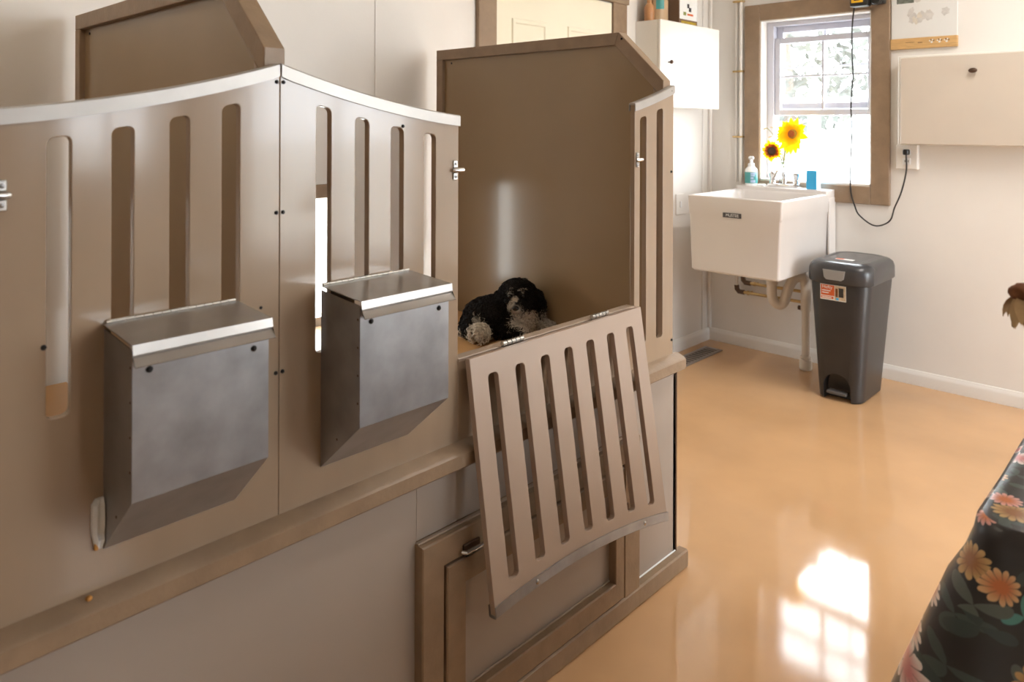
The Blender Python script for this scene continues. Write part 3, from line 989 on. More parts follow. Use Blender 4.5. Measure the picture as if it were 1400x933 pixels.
# faucet
fc = thing('faucet', 'chrome two-handle faucet standing on the sink deck', 'faucet', (-1.70, 3.885, DZ))
bm = bmesh.new(); box(bm, -1.785, -1.615, 3.86, 3.91, DZ, DZ + .018, .008, 2); finish(bm, 'base_plate', chrome_m, fc)
for x in (-1.765, -1.635):
    bm = bmesh.new(); lathe(bm, [(.018, 0), (.017, .012), (.013, .02), (.015, .034), (.021, .05), (.019, .062), (.008, .066)], (x, 3.885, DZ + .017), 14)
    finish(bm, 'handle', chrome_m, fc)
bm = bmesh.new(); tube(bm, smooth_path([(-1.70, 3.885, DZ + .015), (-1.70, 3.883, DZ + .06), (-1.70, 3.86, DZ + .092), (-1.70, 3.80, DZ + .085), (-1.70, 3.755, DZ + .05)], 6), [.014 - .0002 * k for k in range(25)], 12)
finish(bm, 'spout', chrome_m, fc)
# soap bottle
sb = thing('soap_bottle', 'white foaming soap bottle with teal label on the sink deck', 'soap bottle', (-1.876, 3.86, DZ))
bm = bmesh.new(); lathe(bm, [(.030, 0), (.033, .004), (.033, .078), (.030, .092), (.018, .104), (.017, .106)], (-1.876, 3.86, DZ), 24); finish(bm, 'bottle', white_m, sb)
bm = bmesh.new(); lathe(bm, [(.0335, .014), (.0338, .015), (.0338, .074), (.0335, .075)], (-1.876, 3.86, DZ), 24); finish(bm, 'label', teal_m, sb)
pale_m = mat('pale_blue_print', (176, 194, 222), .4)
bm = bmesh.new()
for z0_, z1_, k0 in ((.018, .032, 1.), (.036, .048, .6), (.052, .060, .9), (.062, .072, 1.1)):
    ring = []
    for z in (z0_, z1_):
        ring.append([V(-1.876 + .0342 * math.cos(a), 3.86 + .0342 * math.sin(a), DZ + z) for a in [math.radians(-70 + k0 * 45 * k / 5) for k in range(6)]])
    ring_loft(bm, ring, caps=False, closed=False)
finish(bm, 'label_print', pale_m, sb)
pu = child_empty('pump', sb)
bm = bmesh.new(); lathe(bm, [(.017, .104), (.018, .108), (.016, .122), (.008, .124), (.008, .140), (.013, .143), (.016, .150), (.014, .158), (.006, .16)], (-1.876, 3.86, DZ), 20); finish(bm, 'pump_collar', white_m, pu)
bm = bmesh.new(); tube(bm, [(-1.876, 3.86, DZ + .152), (-1.852, 3.83, DZ + .152), (-1.847, 3.824, DZ + .146)], .0055, 8); finish(bm, 'nozzle', white_m, pu)
# bar of soap dish
bm = bmesh.new(); box(bm, -1.835, -1.795, 3.84, 3.875, DZ, DZ + .012, .005, 2)
tag(finish(bm, 'soap_bar', white_m), 'small white soap bar between soap bottle and faucet', 'soap')
# blue box
bb = thing('sponge_box', 'bright blue card box standing at the right of the sink deck', 'box', (-1.535, 3.86, DZ))
MB_ = Matrix.Translation((-1.535, 3.86, 0)) @ Matrix.Rotation(math.radians(-6), 4, 'Z')
bm = bmesh.new(); box(bm, -.03, .027, -.020, .020, DZ, DZ + .098, .003, 1, MB_); finish(bm, 'card_box', blue_m, bb)
bm = bmesh.new(); box(bm, .0265, .0282, -.019, .019, DZ + .003, DZ + .095, 0, 1, MB_); finish(bm, 'white_side', white_m, bb)

# bud vase and sunflowers
vs = (-1.725, 3.925)
bm = bmesh.new()
po = [(.022, 0), (.025, .004), (.024, .02), (.014, .06), (.0105, .10), (.012, .135), (.0135, .14)]
pi = [(.0115, .139), (.009, .10), (.012, .06), (.02, .022), (.018, .008), (.004, .006)]
lathe(bm, po + pi, (*vs, DZ), 20)
tag(finish(bm, 'bud_vase', clear_m), 'slim clear glass bud vase behind the faucet', 'vase')


def petal_mesh(name, ln, w, curl, material):
    bm = bmesh.new()
    n = 5; left = []; mid = []; right = []
    for k in range(n + 1):
        t = k / n
        ww = w * math.sin(math.pi * min(1, .12 + t * .88)) ** .7 * (1 if t < .75 else 1 - (t - .75) * 2.4)
        z = curl * t * t * ln
        mid.append(bm.verts.new((t * ln, 0, z - .0015)))
        left.append(bm.verts.new((t * ln, ww / 2, z))); right.append(bm.verts.new((t * ln, -ww / 2, z)))
    for k in range(n):
        bm.faces.new((mid[k], mid[k + 1], left[k + 1], left[k])); bm.faces.new((right[k], right[k + 1], mid[k + 1], mid[k]))
    me = bpy.data.meshes.new(name); bm.to_mesh(me); bm.free()
    me.polygons.foreach_set('use_smooth', [True] * len(me.polygons)); me.materials.append(material)
    return me


def sunflower(name, c, facing, rad, discr, label, petal_m, disc_mat, ringm, npet, stem_pts, seed, droop=0., group='sunflowers by the window', inner=None):
    rnd = random.Random(seed)
    fl = thing(name, label, 'flower', stem_pts[0], group=group)
    R3 = Vector(facing).to_track_quat('Z', 'Y').to_matrix().to_4x4()
    M0 = Matrix.Translation(c) @ R3
    bm = bmesh.new(); lathe(bm, [(discr * .5, -.012), (discr, -.004), (discr, .003), (discr * .8, .007), (discr * .3, .008)], (0, 0, 0), 20)
    bmesh.ops.transform(bm, matrix=M0, verts=bm.verts); finish(bm, 'seed_disc', disc_mat, fl)
    if ringm is not None:
        bm = bmesh.new(); lathe(bm, [(discr * 1.0, -.003), (discr * 1.25, .000), (discr * 1.2, .004), (discr * .95, .005)], (discr * .2, 0, 0), 20)
        bmesh.ops.transform(bm, matrix=M0, verts=bm.verts); finish(bm, 'disc_ring', ringm, fl)
    pm = petal_mesh('petal', rad - discr * .7, (rad - discr) * .52, .12, petal_m)
    im = petal_mesh('petal_base', (rad - discr * .7) * .6, (rad - discr) * .44, .12, inner) if inner else None
    for k in range(npet):
        a = 2 * math.pi * (k + rnd.uniform(-.25, .25)) / npet
        up = R3.to_3x3() @ V(math.cos(a), math.sin(a), 0)
        s = rnd.uniform(.82, 1.12) * (1 + (droop if up.z < -.75 else 0))
        tilt = rnd.uniform(-.25, .2) + (.0 if k % 2 else -.12)
        M = M0 @ Matrix.Rotation(a, 4, 'Z') @ Matrix.Translation((discr * .7, 0, -.002 - .002 * (k % 2))) @ Matrix.Rotation(tilt, 4, 'Y') @ Matrix.Diagonal((s, 1, 1, 1))
        po_ = bpy.data.objects.new('petal', pm); COL.objects.link(po_); po_.parent = fl; po_.matrix_parent_inverse = fl.matrix_world.inverted(); po_.matrix_basis = M
        if im:
            M2 = M @ Matrix.Translation((0, 0, .0012))
            q = bpy.data.objects.new('petal_base', im); COL.objects.link(q); q.parent = fl; q.matrix_parent_inverse = fl.matrix_world.inverted(); q.matrix_basis = M2
    bm = bmesh.new(); sp_ = smooth_path(stem_pts, 6); tube(bm, sp_, .0035, 7); finish(bm, 'stem', stem_m, fl)
    return fl


tocam = (CAMP - V(-1.7, 3.87, 1.2)).normalized()
VB = V(vs[0], vs[1], DZ + .012)
c1 = V(-1.652, 3.865, 1.205)
sunflower('sunflower', c1, tocam + V(-.45, .1, .05), .086, .021, 'large all-yellow sunflower, the taller bloom over the sink', yellow_m, disco_m, olive_m, 26,
          [VB + V(.003, 0, 0), VB + V(.006, -.002, .13), VB + V(.035, -.03, .22), c1 + V(-.002, .02, -.03), c1 + V(0, .012, 0)], 4, .35)
c2 = V(-1.757, 3.855, 1.112)
sunflower('sunflower', c2, tocam + V(-.1, 0, .1), .060, .022, 'smaller sunflower with rusty centre, hanging lower left of the large bloom', yellow_m, disc_m, None, 20,
          [VB + V(-.004, 0, 0), VB + V(-.006, -.004, .12), VB + V(-.012, -.03, .165), c2 + V(.004, .03, .012), c2 + V(0, .012, 0)], 9, 0, inner=rust_m)
# withered sprig behind them
wl = thing('withered_sprig', 'withered yellow sprig rising behind the two sunflowers', 'flower', VB)
bm = bmesh.new(); tube(bm, smooth_path([VB + V(0, .004, 0), VB + V(-.002, .0, .15), VB + V(-.03, -.03, .25), V(-1.79, 3.87, 1.236)], 6), .002, 6); finish(bm, 'stem', stem_m, wl)
for c, rz, s in ((V(-1.79, 3.87, 1.235), 2.6, 1.), (V(-1.775, 3.87, 1.24), .4, .8), (V(-1.765, 3.88, 1.19), 2.9, .7), (V(-1.76, 3.88, 1.17), .3, .5)):
    lm = petal_mesh('withered_leaf', .035 * s, .012, -.3, dry_m if s < .8 else olive_m)
    o = bpy.data.objects.new('withered_leaf', lm); COL.objects.link(o); o.parent = wl; o.matrix_parent_inverse = wl.matrix_world.inverted()
    o.matrix_basis = Matrix.Translation(c) @ Matrix.Rotation(rz, 4, 'Z') @ Matrix.Rotation(.3, 4, 'X')

# plumbing below
dp = thing('drain_pipe', 'white plastic drain trap and standpipe under the sink', 'pipe', (-1.548, 3.80, 0))
R_ = .025
dpts = smooth_path([(-1.684, 3.70, .529), (-1.684, 3.70, .40), (-1.678, 3.705, .352), (-1.655, 3.715, .328), (-1.632, 3.73, .345), (-1.617, 3.745, .41), (-1.60, 3.765, .455), (-1.575, 3.785, .47), (-1.553, 3.798, .455), (-1.548, 3.80, .40), (-1.548, 3.80, .30)], 6)
bm = bmesh.new(); tube(bm, dpts, R_, 14); finish(bm, 'trap', pvc_m, dp)
bm = bmesh.new(); tube(bm, [(-1.548, 3.80, .385), (-1.548, 3.80, .035)], .0195, 14); finish(bm, 'standpipe', pvc_m, dp)
for z0_, z1_, r in ((.33, .365, .025), (.0, .055, .031), (.052, .07, .027)):
    bm = bmesh.new(); lathe(bm, [(r * .9, z0_), (r, z0_ + .004), (r, z1_ - .004), (r * .9, z1_)], (-1.548, 3.80, 0), 16); finish(bm, 'coupling', pvc_m, dp)
bm = bmesh.new(); lathe(bm, [(.026, .43), (.029, .434), (.029, .455), (.026, .46)], (-1.684, 3.70, 0), 16); finish(bm, 'slip_nut', pvc_m, dp)
for nm, z, xl, lab in (('upper', .372, -1.93, 'upper brass supply pipe behind the sink trap'), ('lower', .318, -1.965, 'lower brass supply pipe behind the sink trap')):
    yy = 3.905 if nm == 'upper' else 3.90
    spn = thing('supply_pipe', lab, 'pipe', (xl, yy, z), group='brass supply pipes under the sink')
    bm = bmesh.new(); tube(bm, [(xl, yy, z), (-1.60, yy, z)], .0085, 10); finish(bm, 'pipe_run', brass_m, spn)
    bm = bmesh.new(); tube(bm, [(xl + .03, yy, z), (xl, yy, z), (xl - .012, yy, z + .012), (xl - .014, yy, z + .035)], .0135, 10); finish(bm, 'elbow', bronze_m, spn)
    bm = bmesh.new(); tube(bm, [(xl - .014, yy, z + .03), (xl - .014, yy, .56)], .008, 10); finish(bm, 'riser', pvc_m, spn)
    for x in (xl + .05, -1.70):
        bm = bmesh.new(); tube(bm, [(x, yy, z), (x + .008, yy, z)], .0125, 10); finish(bm, 'clamp', brass_m, spn)
        bm = bmesh.new(); tube(bm, [(x + .004, yy, z), (x + .004, YB, z)], .004, 6); finish(bm, 'clamp_stem', brass_m, spn)
vl = thing('stop_valve', 'dark bronze stop valve beside the drain trap', 'valve', (-1.585, 3.9, .29))
bm = bmesh.new(); tube(bm, [(-1.63, 3.905, .285), (-1.585, 3.905, .285)], .012, 10); finish(bm, 'valve_body', bronze_m, vl)
bm = bmesh.new(); tube(bm, [(-1.592, 3.905, .28), (-1.588, 3.905, .31), (-1.588, 3.905, .34)], .010, 10); finish(bm, 'valve_neck', bronze_m, vl)
bm = bmesh.new(); tube(bm, [(-1.588, 3.905, .335), (-1.588, 3.905, .545)], .010, 10); finish(bm, 'riser', pvc_m, vl)
bm = bmesh.new(); tube(bm, [(-1.61, 3.905, .285), (-1.61, YB, .285)], .006, 8); finish(bm, 'stub', brass_m, vl)

# water pipe with clamps left of the window
wp = thing('wall_pipe', 'thin white vertical pipe with brass clamps left of the window', 'pipe', (-1.985, YB - .018, .9))
bm = bmesh.new(); tube(bm, [(-1.975, YB - .018, .93), (-1.975, YB - .018, ZC)], .009, 10); finish(bm, 'pipe_run', trimw_m, wp)
bm = bmesh.new(); tube(bm, [(-2.004, YB - .014, .93), (-2.004, YB - .014, ZC)], .006, 8); finish(bm, 'pipe_run', trimw_m, wp)
for z in (1.555, 1.185, 1.95):
    mbox('clamp', brass_m, wp, -2.02, -1.96, YB - .03, YB, z - .005, z + .005, .001)

# ------------------------------------------------------------------ waste bin
bn = thing('waste_bin', 'charcoal plastic step-on waste bin standing beside the sink', 'bin', (-1.26, 3.62, 0))


def rr_ring(xa, xb, ya, yb, z, r, n=6):
    return [V(x, y, z) for x, y in round_rect(xa, xb, ya, yb, r, n)]


B0 = (-1.362, -1.165, 3.462, 3.775); B1 = (-1.398, -1.128, 3.440, 3.83)


def bin_ring(t, z, r, grow=0.):
    q = [a + (b - a) * t for a, b in zip(B0, B1)]
    return rr_ring(q[0] - grow, q[1] + grow, q[2] - grow, q[3] + grow, z, r)


bm = bmesh.new()
ring_loft(bm, [bin_ring(0, 0, .05, -.008), bin_ring(0, .008, .055), bin_ring(.5, .28, .06), bin_ring(.95, .53, .062), bin_ring(.97, .56, .062, -.004)])
bmesh.ops.recalc_face_normals(bm, faces=bm.faces)
bme = bpy.data.meshes.new('bin_body'); bm.to_mesh(bme); bm.free()
tmp = bpy.data.objects.new('tmp', bme); COL.objects.link(tmp)
# arched pedal recess cut into the foot
arch = [(-1.328, -.02), (-1.208, -.02), (-1.208, .05)] + [(-1.268 + .060 * math.cos(a), .062 + .062 * math.sin(a)) for a in [math.pi * k / 12 for k in range(13)]] + [(-1.328, .05)]
cme = curve_mesh('cut', [arch], .12, .0005); cme.transform(XZ(3.462))
cut = bpy.data.objects.new('cut', cme); COL.objects.link(cut)
bo = tmp.modifiers.new('b', 'BOOLEAN'); bo.operation = 'DIFFERENCE'; bo.object = cut; bo.solver = 'EXACT'
bme2 = bpy.data.meshes.new_from_object(tmp.evaluated_get(bpy.context.evaluated_depsgraph_get()))
bpy.data.objects.remove(tmp); bpy.data.objects.remove(cut)
bme2.name = 'bin_body'
bme2.polygons.foreach_set('use_smooth', [True] * len(bme2.polygons)); bme2.set_sharp_from_angle(angle=math.radians(40))
link_mesh('bin_body', bme2, can_m, bn)
bm = bmesh.new(); box(bm, -1.312, -1.224, 3.452, 3.50, .030, .042, .005, 2); finish(bm, 'pedal', mat('grey_pedal', (96, 92, 90), .45), bn)
lid = child_empty('lid', bn)
bm = bmesh.new()
ring_loft(bm, [bin_ring(.97, .535, .065, .006), bin_ring(1, .54, .066, .008), bin_ring(1, .592, .068, .008), bin_ring(1, .612, .07, .003), bin_ring(1, .624, .072, -.008), bin_ring(1, .630, .072, -.024), bin_ring(1, .6325, .07, -.040), bin_ring(1, .6305, .07, -.043), bin_ring(1, .632, .055, -.060), bin_ring(1, .634, .03, -.09)])
finish(bm, 'lid_shell', canlid_m, lid, angle=60)
bm = bmesh.new(); box(bm, -1.325, -1.215, 3.424, 3.434, .553, .592, .004, 2); 
tabp = [V(-1.322, 3.431, .597), V(-1.222, 3.431, .597), V(-1.228, 3.430, .562), V(-1.24, 3.430, .552), V(-1.304, 3.430, .552), V(-1.316, 3.430, .562)]
bm.free(); bm = bmesh.new(); ring_loft(bm, [[p + V(0, .003, 0) for p in tabp], tabp, [p + (V(-1.272, 3.43, .575) - p) * .06 + V(0, -.003, 0) for p in tabp]])
finish(bm, 'lid_tab', mat('grey_tab', (150, 147, 144), .4), lid)
ls = child_empty('lid_sticker', lid)
mbox('sticker_paper', paper_m, ls, -1.30, -1.22, 3.52, 3.55, .6330, .6346, .0003)
mbox('sticker_print', orange_m, ls, -1.298, -1.265, 3.523, 3.547, .6346, .6350, 0)
# front sticker
st = child_empty('sticker', bn)
SLOPE = Matrix.Rotation(math.radians(-2.4), 4, 'X')
SM = Matrix.Translation((-1.278, 3.4435, .492)) @ Matrix.Rotation(math.radians(2.2), 4, 'X')


def sbox(name, material, xa, xb, za, zb, d):
    bm = bmesh.new(); box(bm, xa, xb, -.0012 - d, .0015, za, zb, 0, 1, SM); return finish(bm, name, material, st)


sbox('sticker_paper', paper_m, -.058, .056, -.034, .036, 0)
sbox('sticker_print', orange_m, -.055, .005, -.014, .034, .0004)
sbox('sticker_print', orange_m, -.055, .001, -.028, -.018, .0004)
sbox('sticker_picture', mat('picture_tan', (196, 176, 148), .5, vary=.2, scale=60), .006, .054, -.030, .034, .0003)
sbox('bin_picture', can_m, .024, .045, -.016, .026, .0008)
sbox('bin_picture', drybrown_m, .010, .020, -.016, .022, .0008)
text_mesh('sticker_lettering', 'Hefty', .021, SM @ Matrix.Translation((-.026, -.0022, .024)) @ Matrix.Rotation(math.radians(90), 4, 'X'), paper_m, st, .0003)
for k, (xa, xb, z) in enumerate(((-.05, -.012, .008), (-.05, -.02, -.002), (-.05, -.008, -.023))):
    sbox('sticker_line', paper_m, xa, xb, z - .0022, z + .0022, .0009)
sbox('sticker_dot', blue_m, .012, .024, -.030, -.020, .0009)

# ------------------------------------------------------------------ wall cabinets
c1_ = thing('wall_cabinet', 'white wall cabinet with small dark knob hung on the left wall', 'cabinet', (XW, 3.49, 1.34))
mbox('body', cab_m, c1_, XW, -2.048, 3.19, 3.784, 1.34, 1.778, .002)
cdo = child_empty('cabinet_door', c1_)
mbox('door_board', cab_m, cdo, -2.046, -2.030, 3.188, 3.786, 1.338, 1.779, .003)
bm = bmesh.new(); lathe(bm, [(.0035, 0), (.0035, .010), (.009, .014), (.011, .020), (.008, .026), (.002, .028)], (0, 0, 0), 14, rot_to((1, 0, 0)))
bmesh.ops.translate(bm, verts=bm.verts, vec=(-2.030, 3.262, 1.568)); finish(bm, 'knob', bronze_m, cdo)
# things on it
jr = thing('jar', 'tan plastic jar with teal lid label on the left wall cabinet', 'jar', (-2.10, 3.30, 1.778))
bm = bmesh.new(); lathe(bm, [(.046, 0), (.05, .004), (.05, .10), (.047, .125), (.038, .135)], (-2.105, 3.285, 1.779), 24); finish(bm, 'jar_body', jar_m, jr)
bm = bmesh.new(); lathe(bm, [(.039, .134), (.043, .136), (.043, .165), (.04, .168)], (-2.105, 3.285, 1.779), 24); finish(bm, 'jar_lid', white_m, jr)
bm = bmesh.new()
ring_loft(bm, [[V(-2.105 + .0506 * math.cos(a), 3.285 + .0506 * math.sin(a), 1.779 + z) for a in [math.radians(-70 + 12 * k) for k in range(5)]] for z in (.06, .115)], caps=False, closed=False)
finish(bm, 'jar_label', teal_m, jr)
bx = thing('carton', 'brown carton with white printed front on the left wall cabinet', 'box', (-2.10, 3.47, 1.778))
mbox('carton_body', boxbrown_m, bx, -2.15, -2.052, 3.40, 3.585, 1.779, 1.93, .002)
mbox('front_print', paper_m, bx, -2.052, -2.0512, 3.404, 3.581, 1.806, 1.927, 0)
mbox('print_mark', blackpl_m, bx, -2.0512, -2.0508, 3.478, 3.50, 1.868, 1.89, 0)
mbox('print_mark', blackpl_m, bx, -2.0512, -2.0508, 3.495, 3.52, 1.85, 1.872, 0)
mbox('print_mark', orange_m, bx, -2.0512, -2.0508, 3.48, 3.54, 1.829, 1.839, 0)
mbox('print_mark', stem_m, bx, -2.0512, -2.0508, 3.44, 3.468, 1.827, 1.845, 0)
mbox('print_band', olive_m, bx, -2.052, -2.0508, 3.42, 3.57, 1.785, 1.797, 0)
bm = bmesh.new(); lathe(bm, [(.024, 0), (.026, .003), (.026, .07), (.018, .085), (.012, .09), (.012, .11)], (-2.118, 3.222, 1.779), 16)
bt = thing('pill_bottle', 'small orange-brown bottle left of the jar on the cabinet', 'bottle', (-2.118, 3.222, 1.778))
finish(bm, 'bottle', mat('amber_plastic', (196, 142, 96), .3), bt)
bm = bmesh.new(); lathe(bm, [(.014, .108), (.015, .11), (.015, .13), (.013, .132)], (-2.118, 3.222, 1.779), 16); finish(bm, 'bottle_cap', white_m, bt)

c2_ = thing('flap_cabinet', 'wide cream wall cabinet with flap front right of the window', 'cabinet', (-.81, YB, 1.16))
mbox('body', cab_m, c2_, -1.128, -.498, YB - .105, YB, 1.160, 1.582, .003)
fl_ = child_empty('flap_door', c2_)
mbox('flap_board', cab2_m, fl_, -1.112, -.506, YB - .122, YB - .107, 1.163, 1.572, .003)
bm = bmesh.new(); lathe(bm, [(.006, 0), (.006, .010), (.016, .014), (.018, .020), (.012, .026), (.003, .028)], (0, 0, 0), 16, rot_to((0, -1, 0)))
for v in bm.verts: v.co.z *= .62
bmesh.ops.translate(bm, verts=bm.verts, vec=(-.81, YB - .122, 1.498)); finish(bm, 'knob', bronze_m, fl_)

# ------------------------------------------------------------------ wall print with wooden foot
pr_ = thing('wall_calendar', 'pale printed calendar with wooden bottom strip right of the window', 'calendar', (-1.05, YB, 1.62))
mbox('sheet', paper_m, pr_, -1.186, -.900, YB - .012, YB - .002, 1.672, 2.02, .001)
wd_ = mbox('wooden_strip', woodbd_m, pr_, -1.188, -.898, YB - .022, YB - .001, 1.622, 1.674, .002)
_r = random.Random(11)
for k in range(16):
    cx_ = -1.045 + _r.gauss(0, .035); cz_ = 1.77 + _r.gauss(0, .028); sx_ = _r.uniform(.008, .018); sz_ = _r.uniform(.008, .026)
    bm = bmesh.new(); bmesh.ops.create_icosphere(bm, subdivisions=2, radius=1, matrix=Matrix.Translation((cx_, YB - .0121 - .0001 * k, cz_)) @ Matrix.Rotation(_r.uniform(-.6, .6), 4, 'Y') @ Matrix.Diagonal((sx_, .0004, sz_, 1)))
    for v in bm.verts: v.co.x += .003 * math.sin(v.co.z * 400); v.co.z += .003 * math.sin(v.co.x * 370)
    finish(bm, 'printed_figure', (greyprint_m, greyprint_m, creamprint_m)[k % 3], pr_)
mbox('printed_photo', mat('photo_grey', (108, 112, 104), .5, vary=.4, scale=50), pr_, -1.162, -1.085, YB - .0126, YB - .011, 1.845, 1.90, 0)
for k, x in enumerate((-1.005, -.972, -.942)):
    for q in range(4):
        a = math.radians(30 + 40 * q)
        bm = bmesh.new(); bmesh.ops.create_icosphere(bm, subdivisions=1, radius=1, matrix=Matrix.Translation((x + .010 * math.cos(a), YB - .0222, 1.650 + .010 * math.sin(a))) @ Matrix.Diagonal((.0035, .0006, .0035, 1)))
        finish(bm, 'paw_mark', paper_m if q % 2 else bronze_m, pr_)
    bm = bmesh.new(); bmesh.ops.create_icosphere(bm, subdivisions=1, radius=1, matrix=Matrix.Translation((x, YB - .0222, 1.648)) @ Matrix.Diagonal((.006, .0006, .005, 1)))
    finish(bm, 'paw_mark', paper_m, pr_)
mbox('printed_line', bronze_m, pr_, -1.12, -1.08, YB - .0224, YB - .021, 1.652, 1.654, 0)
mbox('printed_line', bronze_m, pr_, -1.065, -1.045, YB - .0224, YB - .021, 1.648, 1.651, 0)

# charger with battery hung at the top of the window casing
ch = thing('battery_charger', 'black and yellow tool battery charger hung on the window casing', 'charger', (-1.28, YB - .02, 1.82))
bm = bmesh.new(); box(bm, -1.362, -1.205, YB - .075, YB - .021, 1.850, 1.99, .012, 2); finish(bm, 'charger_body', blackpl_m, ch)
bm = bmesh.new(); box(bm, -1.346, -1.262, YB - .125, YB - .065, 1.838, 1.96, .012, 2); finish(bm, 'battery', blackpl_m, ch)
bm = bmesh.new(); box(bm, -1.338, -1.282, YB - .1265, YB - .12, 1.856, 1.94, .002, 1); finish(bm, 'yellow_face', dewy_m, ch)
bm = bmesh.new(); box(bm, -1.325, -1.298, YB - .1275, YB - .12, 1.866, 1.882, .001, 1); finish(bm, 'black_logo', bronze_m, ch)
bm = bmesh.new(); lathe(bm, [(.026, 0), (.026, .02), (.022, .026), (.01, .028)], (0, 0, 0), 20, rot_to((0, -1, 0))); bmesh.ops.translate(bm, verts=bm.verts, vec=(-1.232, YB - .075, 1.868)); finish(bm, 'round_cap', blackpl_m, ch)

# outlet and cords
ol = thing('wall_outlet', 'white electrical outlet box under the cream flap cabinet', 'outlet', (-1.11, YB, 1.10))
mbox('outlet_box', trimw_m, ol, -1.158, -1.062, YB - .03, YB, 1.040, 1.158, .003)
for z in (1.122, 1.078):
    mbox('socket', white_m, ol, -1.128, -1.092, YB - .0325, YB - .029, z - .016, z + .016, .002)
    for x in (-1.118, -1.104):
        mbox('slot', dark_m, ol, x, x + .003, YB - .0330, YB - .031, z - .004, z + .006, 0)
cd = thing('charger_cord', 'thin black cord hanging from the charger down to the outlet', 'cord', (-1.1, YB - .04, 1.12))
cp = smooth_path([(-1.348, YB - .05, 1.86), (-1.366, YB - .03, 1.75), (-1.366, YB - .028, 1.6), (-1.362, YB - .028, 1.5), (-1.371, YB - .028, 1.36), (-1.366, YB - .028, 1.22), (-1.372, YB - .028, 1.06), (-1.371, YB - .028, .923), (-1.352, YB - .026, .845), (-1.328, YB - .026, .797), (-1.258, YB - .022, .752), (-1.19, YB - .022, .78), (-1.165, YB - .025, .85), (-1.134, YB - .025, .931), (-1.112, YB - .03, 1.03), (-1.108, YB - .045, 1.10), (-1.106, YB - .056, 1.122)], 6)
bm = bmesh.new(); tube(bm, cp, .0036, 7); finish(bm, 'cable', cord_m, cd)
bm = bmesh.new(); box(bm, -1.118, -1.094, YB - .068, YB - .0326, 1.110, 1.136, .004, 1); finish(bm, 'plug', blackpl_m, cd)
sp2 = thing('switch_plate', 'white blank plate low on the left wall beside the sink', 'plate', (XW, 3.618, .81))
mbox('plate', trimw_m, sp2, XW, XW + .008, 3.578, 3.658, .755, .870, .002)
mbox('toggle', white_m, sp2, XW + .008, XW + .014, 3.610, 3.626, .795, .83, .002)

# floor register
fv = thing('floor_vent', 'grey metal slotted floor register by the left wall', 'vent', (-2.06, 3.6, 0))
vx0, vx1, vy0, vy1 = -2.112, -2.005, 3.36, 3.79
bm = bmesh.new()
for (a, b, c, d) in ((vx0, vx0 + .02, vy0, vy1), (vx1 - .02, vx1, vy0, vy1), (vx0 + .02, vx1 - .02, vy0, vy0 + .03), (vx0 + .02, vx1 - .02, vy1 - .03, vy1)):
    box(bm, a, b, c, d, 0, .006, .002)
finish(bm, 'vent_frame', vent_m, fv)
mbox('vent_well', dark_m, fv, vx0 + .02, vx1 - .02, vy0 + .03, vy1 - .03, .0002, .001, 0)
for k in range(12):
    y = vy0 + .03 + (k + .5) * (vy1 - vy0 - .06) / 12
    mbox('louvre', vent_m, fv, vx0 + .02, vx1 - .02, y - .007, y + .007, .001, .005, .001)

# ------------------------------------------------------------------ table with floral cloth
TX0, TX1, TY0, TY1, TZ = -.24, .95, 1.165, 1.93, .72
tb = thing('table', 'rectangular wooden table hidden under the floral cloth', 'table', ((TX0 + TX1) / 2, (TY0 + TY1) / 2, 0))
mbox('tabletop', woodbd_m, tb, TX0 + .005, TX1 - .005, TY0 + .005, TY1 - .005, TZ - .032, TZ - .004, .006)
for x in (TX0 + .08, TX1 - .08):
    for y in (TY0 + .08, TY1 - .08):
        bm = bmesh.new(); lathe(bm, [(.018, 0), (.02, .01), (.024, .4), (.028, .66), (.028, .689)], (x, y, 0), 12); finish(bm, 'leg', woodbd_m, tb)


